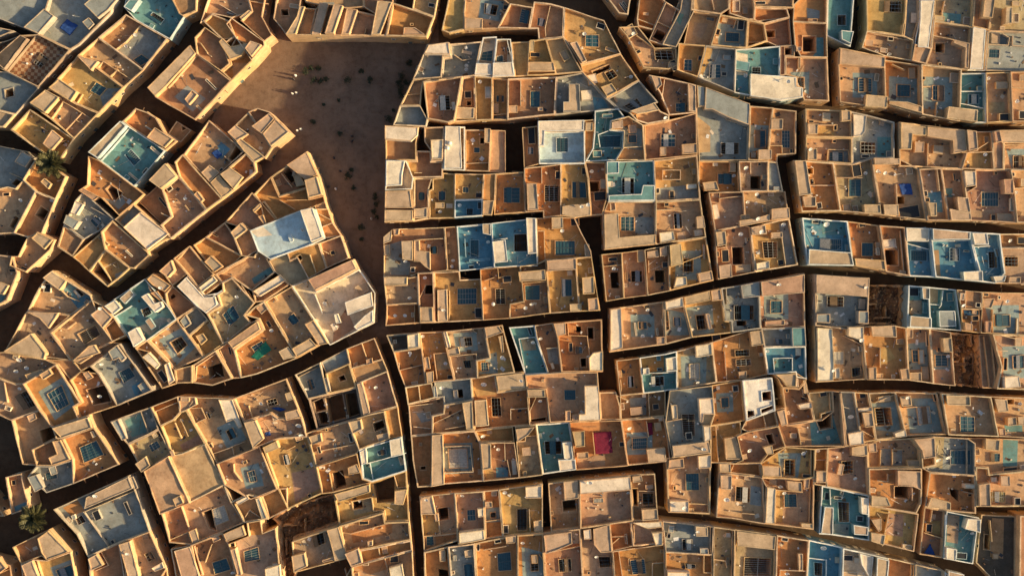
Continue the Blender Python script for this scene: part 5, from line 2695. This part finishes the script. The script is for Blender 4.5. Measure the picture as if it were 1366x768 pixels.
            fill(m, [inset(q, min(0.1, math.sqrt(A) * 0.15))], zt - rnd.choice((0.03, 0.08, 0.3)), 1)
            rc = rnd.choice(('t', 'w', col, col, 'n'))
            m.build('roof_box', [wm if rnd.random() < 0.7 else 'wall_w', rnd.choice(('roof_' + rc, 'roof_' + rc, 'dark_pane'))], host)
    # small odds and ends lying about on the terrace
    if not sub and p['a'] > 25 and len(p['feats']) > 2 and p['col'] not in 'lq':
        m = MB(); n = rnd.randint(6, 12) if p['a'] < 90 else rnd.randint(11, 20); c = 0
        xs = [v[0] for v in I]; ys = [v[1] for v in I]
        for att in range(110):
            if c >= n: break
            v = (rnd.uniform(min(xs), max(xs)), rnd.uniform(min(ys), max(ys)))
            if not inside(v, I) or edge_dist(v, I) < 0.45: continue
            if any(inside(v, ccw(q)) for k, q, _ in feats if k in 'rogb' and len(q) > 2): continue
            kind = rnd.random(); mi = rnd.randint(0, 4); c += 1
            if kind < 0.45: m.box((v[0], v[1], zf), rnd.uniform(0.25, 0.7), rnd.uniform(0.2, 0.45), rnd.uniform(0.15, 0.6), rnd.uniform(0, 3), mi)
            elif kind < 0.56: m.box((v[0], v[1], zf + 0.012 + 0.003 * c), rnd.uniform(0.6, 1.6), rnd.uniform(0.5, 1.1), 0.03, rnd.uniform(0, 3), rnd.choice((1, 2, 0, 0, 3)))
            elif kind < 0.7: m.lathe([(0.16, 0), (0.22, 0.35), (0.18, 0.4), (0.02, 0.36)], (v[0], v[1], zf), 8, mi)
            else:
                a = rnd.uniform(0, 6.3); L = rnd.uniform(1.0, 4.2)
                b = (v[0] + math.cos(a) * L, v[1] + math.sin(a) * L)
                if inside(b, I): m.bar((v[0], v[1], zf + 0.06), (b[0], b[1], zf + rnd.choice((0.06, 0.06, 0.5, 0.9))), 0.06, m=mi)
        if m.f:
            ob = m.build('rooftop_clutter', ['wood', 'white_cloth', 'dark_plastic', 'wall_w', 'steel'], host); ob['kind'] = 'stuff'
    p['zf'], p['top'], p['count'] = zf, h, count
    return host

def build_ruin(idx, p, root, o):
    rnd = random.Random(idx); P = local(p['W'], o)
    mb = MB(); ring(mb, P, 0.45, -0.3, 3.9, -0.3, seg=0.9, jit=0.14, zj=1.5, rnd=rnd); mb.build('broken_wall', ['wall_n'], root)
    mb = MB(); xs = [v[0] for v in P]; ys = [v[1] for v in P]; s = 0.45
    nx, ny = int((max(xs) - min(xs)) / s) + 2, int((max(ys) - min(ys)) / s) + 2; ids = {}
    for i in range(nx):
        for j in range(ny):
            x, y = min(xs) + i * s, min(ys) + j * s
            q = Vector((x * 0.35 + idx, y * 0.35, 0))
            z = 1.3 + 2.2 * pnoise(q) + 0.9 * pnoise(q * 2.7) + 0.5 * abs(pnoise(q * 6)) + 0.3 * pnoise(q * 13)
            if inside((x, y), P): ids[i, j] = mb.vert((x, y, max(0.06, z)))
    for (i, j), a in ids.items():
        k = [(i, j), (i + 1, j), (i + 1, j + 1), (i, j + 1)]
        if all(x in ids for x in k): mb.face([ids[x] for x in k])
    ob = mb.build('rubble', ['earth'], root); ob['kind'] = 'stuff'
    m = MB()
    for k in range(260):
        c = (rnd.uniform(min(xs), max(xs)), rnd.uniform(min(ys), max(ys)))
        if not inside(c, P) or edge_dist(c, P) < 0.5: continue
        q = Vector((c[0] * 0.35 + idx, c[1] * 0.35, 0)); z = max(0.06, 1.3 + 2.2 * pnoise(q) + 0.9 * pnoise(q * 2.7))
        sz = rnd.uniform(0.15, 0.55); m.box((c[0], c[1], z - 0.05), sz, sz * rnd.uniform(0.5, 1), sz * rnd.uniform(0.4, 0.8), rnd.uniform(0, 3), 0, 0.75)
    ob = m.build('fallen_stones', ['wall_n'], root); ob['kind'] = 'stuff'
    for k in range(4):
        for tr in range(40):
            c = (rnd.uniform(min(xs), max(xs)), rnd.uniform(min(ys), max(ys)))
            if inside(c, P) and edge_dist(c, P) > 1.0: break
        a = rnd.choice((0.05, 1.62)); L = rnd.uniform(2, 4.5); d = (math.cos(a) * L / 2, math.sin(a) * L / 2); n_ = (-math.sin(a) * 0.2, math.cos(a) * 0.2)
        q = [(c[0] - d[0] - n_[0], c[1] - d[1] - n_[1]), (c[0] + d[0] - n_[0], c[1] + d[1] - n_[1]), (c[0] + d[0] + n_[0], c[1] + d[1] + n_[1]), (c[0] - d[0] + n_[0], c[1] - d[1] + n_[1])]
        m = MB(); ring(m, q, 0.19, -0.3, rnd.uniform(2.4, 3.4), 1, seg=0.6, jit=0.05, zj=0.5, rnd=rnd); m.build('wall_stub', ['wall_n'], root)
    for k in range(9):
        m = MB(); L = rnd.uniform(3, 7); m.tube([(-L / 2, 0, 0), (0, 0.1, 0), (L / 2, 0, 0)], 0.12, 6)
        for tr in range(40):
            c = (rnd.uniform(min(xs), max(xs)), rnd.uniform(min(ys), max(ys)))
            if inside(c, P) and edge_dist(c, P) > 0.8: break
        bm = m.build('beam', ['wood'], root)
        bm.location = (c[0], c[1], rnd.uniform(2.2, 3.6)); bm.rotation_euler = (0, rnd.uniform(-0.25, 0.25), rnd.choice((0.1, 1.6)) + rnd.uniform(-0.3, 0.3))
    p['zf'], p['top'], p['count'] = 1.5, 3.6, dict(r=0, g=0, d=0, o=0, w=0)

# ------------------------------------------------------------------ what each house is called
COLN = dict(o='orange', y='ochre-yellow', t='tan', n='brown', k='dark', g='grey-brown', s='slate-grey', b='blue', c='teal', w='whitewashed',
            p='pinkish', e='olive-grey', r='red', l='pale blue', q='white')
LAND = []
for ln in LANDMARKS.strip().splitlines():
    x, y, ref, lab = [s.strip() for s in ln.split('|')]
    k = plot_at(W((float(x), float(y))))
    if k >= 0 and plots[k]['host'] is not None: k = plots[k]['host']
    if k >= 0 and not plots[k].get('land'):
        plots[k]['land'] = lab; LAND.append((plots[k]['pc'], ref))
    else: print('LANDMARK LOST', ln, k)
FEAT = dict(r='rooftop room', g='barred skylight', d='satellite dish', o='dark courtyard opening', w='low partition wall')
def plural(w): return w.replace('dish', 'dishes') if w.endswith('dish') else w + 's'
def look(p, n):
    c = p['fc']; fs = []
    for k in ('g', 'd', 'o', 'r', 'w'):
        if c.get(k): fs.append(('a ' if c[k] == 1 else NUM.get(c[k], 'many') + ' ') + (FEAT[k] if c[k] == 1 else plural(FEAT[k])))
    s = COLN[p['col']] + (' house' if p['kind'] == 'H' else ' ruin')
    if not fs[:n]: return ('plain ' if n == 0 or not fs else '') + s
    return s + ' with ' + ' and '.join(fs[:n])
def relation(p, k):
    L = sorted(LAND, key=lambda l: math.hypot(l[0][0] - p['pc'][0], l[0][1] - p['pc'][1]))
    (x, y), ref = L[k]; dx, dy = p['pc'][0] - x, p['pc'][1] - y
    a = (math.degrees(math.atan2(-dy, dx)) + 360 + 22.5) % 360 // 45
    d = ['right of', 'above right of', 'above', 'above left of', 'left of', 'below left of', 'below', 'below right of'][int(a)]
    n = max(1, round(math.hypot(dx, dy) / 42))
    return ('just ' if n == 1 else NUM.get(n, 'many') + ' houses ') + d + ' ' + ref
for p in plots:
    c = {}
    for k, q, _ in p['feats']: c[k] = c.get(k, 0) + 1
    p['fc'] = c
used = set()
for p in plots:
    if p.get('land'): p['label'] = p['land']; used.add(p['label'])
for p in plots:
    if p['host'] is not None or p.get('land'): continue
    for n, k in ((1, 0), (2, 0), (1, 1), (2, 1), (1, 2), (2, 2), (1, 3), (2, 3), (0, 3)):
        lab = look(p, n) + ', ' + relation(p, k)
        if lab not in used and len(lab.split()) <= 16: break
    used.add(lab); p['label'] = lab

# ------------------------------------------------------------------ ground
gm = MB(); S = 3000.0
gm.v = [(-S, -S, 0), (S, -S, 0), (S, S, 0), (-S, S, 0)]; gm.face((0, 1, 2, 3))
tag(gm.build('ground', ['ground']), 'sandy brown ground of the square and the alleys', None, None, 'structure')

gm = MB(); sq_px = [(262, 206), (300, 120), (345, 20), (585, 20), (585, 300), (560, 445), (470, 470), (380, 262)]
Q = ccw([((x - 683) * PX * CAMZ / 300, (384 - y) * PX * CAMZ / 300) for x, y in sq_px])
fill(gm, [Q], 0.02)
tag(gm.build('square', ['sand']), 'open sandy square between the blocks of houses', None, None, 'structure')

# ------------------------------------------------------------------ houses
roots = {}
for i, p in enumerate(plots):
    if p['host'] is not None: continue
    o = centroid(p['W'])
    root = bpy.data.objects.new('house' if p['kind'] == 'H' else 'ruined_house', None)
    root.location = (o[0], o[1], 0); C.objects.link(root); root.empty_display_size = 0.5
    tag(root, p['label'], 'house' if p['kind'] == 'H' else 'ruin', 'flat-roofed houses of the old town' if p['kind'] == 'H' else 'roofless ruined plots')
    roots[i] = (root, o)
    if p['kind'] == 'Z': build_ruin(i, p, root, o)
    else:
        p['tile'] = abs(p['pc'][0] - 48) < 12 and abs(p['pc'][1] - 80) < 14
        build_structure(i, p, root, o, False)
for i, p in enumerate(plots):
    if p['host'] is not None:
        root, o = roots[p['host']]
        build_structure(i, p, root, o, True)
# street fronts: windows, doors and timber spouts on outer walls that look towards the middle of town
rw = random.Random(5)
for i, p in enumerate(plots):
    if p['host'] is not None or p['kind'] == 'Z': continue
    root, o = roots[i]; P = p['W']; door = False
    for k in range(len(P)):
        a, b = P[k], P[(k + 1) % len(P)]; L = math.hypot(b[0] - a[0], b[1] - a[1])
        if L < 2.6: continue
        ux, uy = (b[0] - a[0]) / L, (b[1] - a[1]) / L; nx, ny = uy, -ux
        m = ((a[0] + b[0]) / 2, (a[1] + b[1]) / 2)
        if any(plot_at((a[0] + ux * L * f + nx * 1.3, a[1] + uy * L * f + ny * 1.3)) >= 0 for f in (0.2, 0.5, 0.8)): continue
        if abs(m[0]) > 142 or abs(m[1]) > 82: continue
        facing = -(m[0] * nx + m[1] * ny) > 18
        rz = math.atan2(ny, nx) - math.pi / 2
        n = int(L / 3.0)
        for s in range(n):
            f = (s + 0.5) / n + rw.uniform(-0.06, 0.06); x, y = a[0] + ux * L * f - o[0], a[1] + uy * L * f - o[1]
            if facing and rw.random() < 0.62:
                w = link('window', WIN, root, (x + nx * 0.03, y + ny * 0.03, rw.choice((1.6, 4.4, 4.6))), (0, 0, rz)); link('pane', PANE, w)
            elif facing and not door:
                d = link('door_frame', DFRAME, root, (x + nx * 0.03, y + ny * 0.03, 0), (0, 0, rz)); link('door', DOOR, d); door = True
        sq = 385 < (m[0] / PX + 683) < 560 and 50 < (384 - m[1] / PX) < 470
        for s in range(max(1, int(L / 4.5))):
            if rw.random() < (0.8 if sq else 0.25):
                f = rw.uniform(0.1, 0.9)
                link('water_spout', SPOUT, root, (a[0] + ux * L * f - o[0], a[1] + uy * L * f - o[1], p['zf'] - 0.05), (0, 0, rz))

# ------------------------------------------------------------------ things on the terraces
def cloth(quad, z, mat, name, label, cat, seed):
    rnd = random.Random(seed); m = MB(); n = 10; o = centroid(quad); ids = {}
    for i in range(n + 1):
        for j in range(n + 1):
            u, v = i / n, j / n
            a = Vector(quad[0]).lerp(Vector(quad[1]), u); b = Vector(quad[3]).lerp(Vector(quad[2]), u); q = a.lerp(b, v)
            w = 0.16 * pnoise(Vector((q.x * 0.9, q.y * 0.9, seed))) + 0.1 * pnoise(Vector((q.x * 2.3, q.y * 2.3, seed)))
            e = 0.12 * pnoise(Vector((q.x * 1.1, q.y * 1.1, seed + 9)))
            ids[i, j] = m.vert((q.x - o[0] + e, q.y - o[1] + e, 0.12 + w))
    for i in range(n):
        for j in range(n): m.face((ids[i, j], ids[i + 1, j], ids[i + 1, j + 1], ids[i, j + 1]))
    top = len(m.v); k0 = len(m.f)
    for v in list(m.v): m.v.append((v[0], v[1], v[2] - 0.03))
    for f in m.f[:k0]: m.face([a + top for a in f[::-1]])
    B = [(i, 0) for i in range(n)] + [(n, j) for j in range(n)] + [(i, n) for i in range(n, 0, -1)] + [(0, j) for j in range(n, 0, -1)]
    for a, b in zip(B, B[1:] + B[:1]): m.face((ids[a] + top, ids[b] + top, ids[b], ids[a]))
    ob = m.build(name, [mat], None, True); ob.location = (o[0], o[1], z); tag(ob, label, cat)
CLOTHS = {('tarp', 0): ('crumpled blue tarp on the slate terrace in the top-left corner', 'tarp'),
          ('tarp', 1): ('bright blue sheet on the pale pool-like patch of a tan terrace beside the square', 'tarp'),
          ('tarp', 2): ('folded blue sheet over a yellow box on a tan terrace, upper right', 'tarp'),
          ('tarp', 3): ('long blue tarp beside the blue skylight and white dish, lower left block', 'tarp'),
          ('tarp', 4): ('small blue mat on a tan terrace by a large white dish', 'mat'),
          ('greentarp', 0): ('rumpled green tarp on the orange terrace above the lower-left alley', 'tarp'),
          ('redtarp', 0): ('large magenta-red awning cloth stretched over an orange terrace', 'awning'),
          ('redcloth', 0): ('narrow red cloth hanging on a partition right of the red awning', 'cloth'),
          ('whiteslab', 0): ('small white cloth in the walled strip of a slate terrace', 'cloth'),
          ('bluecloth', 0): ('dark blue triangular sheet in a narrow brown yard, lower right', 'tarp')}
seen = {}
for k, q, opt, pi, sc in extras:
    if k != 'X': continue
    n = seen.get(opt[0], 0); seen[opt[0]] = n + 1
    lab, cat = CLOTHS[opt[0], n]
    mat = {'t': 'blue_cloth', 'g': 'green_cloth', 'r': 'red_cloth', 'w': 'white_cloth', 'b': 'blue_cloth'}[opt[0][0]]
    wq = ccw([W(v) for v in q]); z = plots[pi]['zf'] + (0.42 if opt[0] == 'redtarp' else 0.3)
    cloth(wq, z, mat, cat if cat != 'awning' else 'red_awning', lab, cat, 3 + n + len(seen))
    if opt[0] == 'redtarp':
        o = centroid(wq)
        for v in wq:
            m = MB(); m.bar((0, 0, -0.42), (0, 0, 0.15), 0.09); po = m.build('post', ['wood'], bpy.data.objects['red_awning'])
            po.location = ((v[0] - o[0]) * 0.97, (v[1] - o[1]) * 0.97, 0)
tank = MB(); tank.lathe([(0.5, 0), (0.52, 0.1), (0.5, 0.2), (0.52, 0.35), (0.5, 0.5), (0.52, 0.65), (0.5, 0.85), (0.38, 0.98), (0.18, 1.03), (0.18, 1.1), (0.02, 1.11)], n=16)
tm_w = tank.mesh('water_tank', ['tank_white'])
pot = MB(); pot.lathe([(0.28, 0), (0.4, 0.5), (0.44, 0.52), (0.44, 0.6), (0.37, 0.58), (0.02, 0.5)], n=12); pot_m = pot.mesh('plant_pot', ['dark_plastic'])
nt = {}
POTS = ['upper left one', 'lower left one', 'outermost right one', 'topmost one', 'lowest one']
for i, p in enumerate(plots):
    for k, q, opt in p['feats']:
        if k != 't': continue
        host = plots[p['host']] if p['host'] is not None else p
        x, y = W(q[0]); many = sum(1 for f in p['feats'] if f[0] == 't') > 3
        hid = id(host); nt[hid] = nt.get(hid, 0) + 1
        z = p['zf']
        for k2, q2, o2 in p['feats']:
            if k2 == 'r' and len(q2) > 2 and inside(q[0], q2): z = p['zf'] + 2.55
        ob = link('plant_pot' if many else 'water_tank', pot_m if many else tm_w, None, (x, y, z))
        if many: tag(ob, POTS[nt[hid] - 1] + ' of five dark pots on the ochre terrace beside the walled alley', 'plant pot', 'dark pots on the ochre terrace')
        else:
            lab = host['label'].split(', ')[-1] if not host.get('land') else None
            words = ('white water tank on the ' + COLN[p['col']] + ' terrace ' + lab) if lab else 'white water tank on ' + host['label']
            if nt[hid] > 1: words = words.replace('white water tank', 'second white water tank')
            tag(ob, ' '.join(words.split()[:16]), 'water tank', 'white water tanks on terraces')

# ------------------------------------------------------------------ palms, shrubs, people
def frond_mesh(L, droop, seed):
    rnd = random.Random(seed); m = MB(); n = 13; pts = []
    for i in range(n + 1):
        f = i / n; pts.append(Vector((L * f * (1 - 0.1 * droop * f), 0, L * (0.34 * f - (0.36 + 0.35 * droop) * f * f))))
    m.tube(pts, [0.05 * (1 - 0.8 * i / n) for i in range(n + 1)], 4)
    for i in range(1, n + 1):
        f = i / n; w = L * 0.2 * math.sin(math.pi * min(1, 0.16 + 0.84 * f)) ** 0.7 + 0.06; p = pts[i]
        for s in (-1, 1):
            tip = p + Vector((w * 0.75, s * w, -w * 0.3 + rnd.uniform(-0.05, 0.05)))
            a = p + Vector((-0.05, 0, 0.01)); b = p + Vector((0.09, s * 0.02, 0.01)); mid = p.lerp(tip, 0.5) + Vector((0.07, 0, 0.03))
            ids = [m.vert(x) for x in (a, b, mid, tip)]; m.face(ids if s < 0 else ids[::-1])
    return m.mesh('frond', ['frond'])
FR = [frond_mesh(1.0, d, i) for i, d in enumerate((0.1, 0.5, 0.9))]
def palm(x, y, r, label, seed, h):
    rnd = random.Random(seed); root = bpy.data.objects.new('palm_tree', None); C.objects.link(root); root.location = (x, y, 0)
    tag(root, label, 'palm tree', 'date palms in the alleys')
    m = MB(); pts, rad = [], []
    for i in range(26):
        f = i / 25; pts.append((0.35 * math.sin(f * 2), 0.2 * f, h * f)); rad.append((0.34 - 0.12 * f) * (1.12 if i % 2 else 0.94))
    m.tube(pts, rad, 9); m.build('trunk', ['bark'], root)
    top = Vector(pts[-1]); cr = MB(); cr.lathe([(0.1, -0.5), (0.34, -0.2), (0.3, 0.15), (0.05, 0.4)], top, 9); cr.build('crown_heart', ['bark'], root)
    for k in range(34):
        a = k * 2.399 + rnd.uniform(-0.2, 0.2); t = k / 34
        fo = link('frond', FR[min(2, int(t * 3))], root, tuple(top + Vector((0, 0, 0.25 - 0.35 * t))), (0, -R(58) * (1 - t) + R(10) * t, a))
        s = r * rnd.uniform(0.82, 1.05); fo.scale = (s, s * rnd.uniform(0.8, 1.0), s)
def shrub(x, y, r, label, seed, group):
    rnd = random.Random(seed); root = bpy.data.objects.new('shrub', None); C.objects.link(root); root.location = (x, y, 0)
    tag(root, label, 'shrub', group)
    m = MB()
    tips = []
    for k in range(5):
        a = rnd.uniform(0, 6.3); q = r * rnd.uniform(0.2, 0.6); e = (math.cos(a) * q, math.sin(a) * q, r * rnd.uniform(0.5, 1.0)); tips.append(Vector(e))
        m.tube([(0.05 * math.cos(a), 0.05 * math.sin(a), 0), (e[0] * 0.4, e[1] * 0.4, e[2] * 0.55), e], [0.06, 0.04, 0.02], 5)
    m.build('stem', ['bark'], root)
    m = MB()
    cl_ = [t + Vector((rnd.uniform(-.4, .4), rnd.uniform(-.4, .4), rnd.uniform(-.2, .3))) * r for t in tips for _ in range(3)]
    for k in range(int(260 + 120 * r)):
        c = rnd.choice(cl_) + Vector((rnd.gauss(0, .2), rnd.gauss(0, .2), rnd.gauss(0, .16))) * r
        c.z = max(0.1, c.z); d = Vector((rnd.uniform(-1, 1), rnd.uniform(-1, 1), rnd.uniform(-.3, .8))).normalized(); s = rnd.uniform(0.08, 0.17)
        e = d.cross(Vector((0.3, 0.2, 1))).normalized() * s * 0.45; d = d * s
        m.face([m.vert(v) for v in (c - d, c + e, c + d, c - e)])
    m.build('foliage', ['leaf'], root)
def person_meshes():
    """a standing adult, one continuous skinned body; robe and head cloth are separate meshes over it"""
    J = [(0, 0, .95, .13), (0, 0, 1.15, .13), (0, 0, 1.38, .15), (0, .01, 1.5, .06), (0, .02, 1.58, .075), (0, .03, 1.68, .095), (0, .02, 1.76, .06)]
    E = [(0, 1), (1, 2), (2, 3), (3, 4), (4, 5), (5, 6)]
    def add(par, pts):
        for x in pts: J.append(x); E.append((par, len(J) - 1)); par = len(J) - 1
        return par
    add(5, [(0, .125, 1.655, .018)])                                     # nose
    for s in (-1, 1):
        add(5, [(s * .095, .02, 1.66, .02)])                             # ears
        w = add(2, [(s * .19, 0, 1.40, .065), (s * .25, .0, 1.14, .05), (s * .26, .1, .90, .033), (s * .26, .13, .84, .036)])
        for k, L in enumerate((.062, .075, .08, .068)):
            q = (k - 1.5) * .02
            add(w, [(s * .26, .135 + q, .795, .011), (s * .255, .14 + q, .795 - L * .6, .009), (s * .245, .145 + q, .79 - L, .008)])
        add(w, [(s * .235, .17, .83, .012), (s * .22, .19, .79, .010)])
        add(0, [(s * .1, 0, .88, .105), (s * .11, .02 + s * .12, .5, .07), (s * .11, s * .14, .1, .042), (s * .11, .06 + s * .14, .05, .042), (s * .115, .17 + s * .14, .03, .03)])
    me = bpy.data.meshes.new('skin_src'); me.from_pydata([j[:3] for j in J], E, [])
    ob = bpy.data.objects.new('skin_src', me); C.objects.link(ob)
    md = ob.modifiers.new('s', 'SKIN'); ob.modifiers.new('u', 'SUBSURF').levels = 1
    for v, j in zip(me.skin_vertices[0].data, J): v.radius = (j[3], j[3])
    me.skin_vertices[0].data[0].use_root = True
    dg = bpy.context.evaluated_depsgraph_get(); dg.update()
    body = bpy.data.meshes.new_from_object(ob.evaluated_get(dg)); body.name = 'person'
    bpy.data.objects.remove(ob); body.materials.clear(); body.materials.append(MATS['skin'])
    out = {'body': body}
    for c in ('white_cloth', 'dark_cloth'):
        m = MB(); m.lathe([(.34, .12), (.33, .3), (.28, .7), (.23, 1.0), (.22, 1.25), (.2, 1.38), (.13, 1.47), (.085, 1.5)], n=16)
        for k, v in enumerate(m.v): m.v[k] = (v[0] * (1.06 + .03 * math.sin(7 * math.atan2(v[1], v[0]))), v[1] * .82, v[2])
        for s in (-1, 1): m.tube([(s * .15, 0, 1.41), (s * .22, 0, 1.34), (s * .27, .01, 1.12), (s * .275, .09, .93)], [.085, .085, .085, .1], 9, cap=False)
        out['robe_' + c] = m.mesh('robe', [c])
        m = MB(); m.lathe([(.125, 1.66), (.128, 1.72), (.11, 1.79), (.05, 1.83), (.01, 1.835)], (0, .02, 0), 14)
        m.tube([(.125 * math.cos(t / 6 * math.pi), .02 + .125 * math.sin(t / 6 * math.pi), 1.7 + .015 * math.sin(t)) for t in range(13)], .035, 6, cap=False)
        out['head_' + c] = m.mesh('head_cloth', [c])
    m = MB()
    for s in (-1, 1): m.box((s * .035, .118, 1.675), .022, .012, .014)
    m.box((0, .112, 1.605), .045, .012, .01); out['face'] = m.mesh('eyes_and_mouth', ['hair'])
    return out
PM = person_meshes()
np_ = ns_ = nm_ = 0
def near_ref(px, py):
    vert = 'upper' if py < 140 else 'middle' if py < 235 else 'lower'
    side = 'left' if px < 430 else 'right' if px > 500 else 'centre'
    return vert, side
MLAB = ['in white robe, alone, at the upper left of the square', 'in white robe, left one of the pair on the square\'s left', 'in white robe, right one of the pair on the square\'s left',
        'in white robe, left one of the lower pair, square\'s left edge', 'in white robe, right one of the lower pair, square\'s left edge',
        'in dark robe beside the white-robed figure at the square\'s upper left', 'in dark robe, lower of the two in the middle of the square', 'in dark robe, upper of the two in the middle of the square',
        'in dark robe standing alone in the lower middle of the square', 'in dark robe near the left wall of the square\'s lower part', 'in dark robe close to the round bushes, lower square',
        'in white robe near the left wall of the square\'s lower part', 'in white robe beside the bushes along the square\'s right wall']
srn = {}
SL = [l.strip() for l in SHRUBS.strip().splitlines()]
for k, q, opt, pi, sc in extras:
    px, py = q[0]; x, y = ((px - 683) * PX * CAMZ / 300, (384 - py) * PX * CAMZ / 300)
    if k == 'P':
        s = CAMZ / 300 * (300 - 2.5) / 300 * 1.0
        x, y = (px - 683) * PX * (CAMZ - 10) / 300, (384 - py) * PX * (CAMZ - 10) / 300
        palm(x, y, float(opt[0]), ['tall date palm rising from the alley at the far left', 'date palm in the dark alley at the bottom left'][np_], 40 + np_, 9.5); np_ += 1
    elif k == 'S':
        if plot_at((x, y)) >= 0: x -= 1.5
        shrub(x, y, float(opt[0]) / sc * PX, SL[ns_], 60 + ns_, 'dark bushes in the sandy square'); ns_ += 1
    elif k == 'M':
        c = 'white_cloth' if opt[0] == 'w' else 'dark_cloth'
        ob = link('person', PM['body'], None, (x, y, 0), (0, 0, R(float(opt[1]))))
        tag(ob, 'person ' + MLAB[nm_], 'person', 'people in the square'); nm_ += 1
        link('robe', PM['robe_' + c], ob); link('head_cloth', PM['head_' + c], ob); link('face', PM['face'], ob)
print('plots', len(plots), 'houses', len(roots))
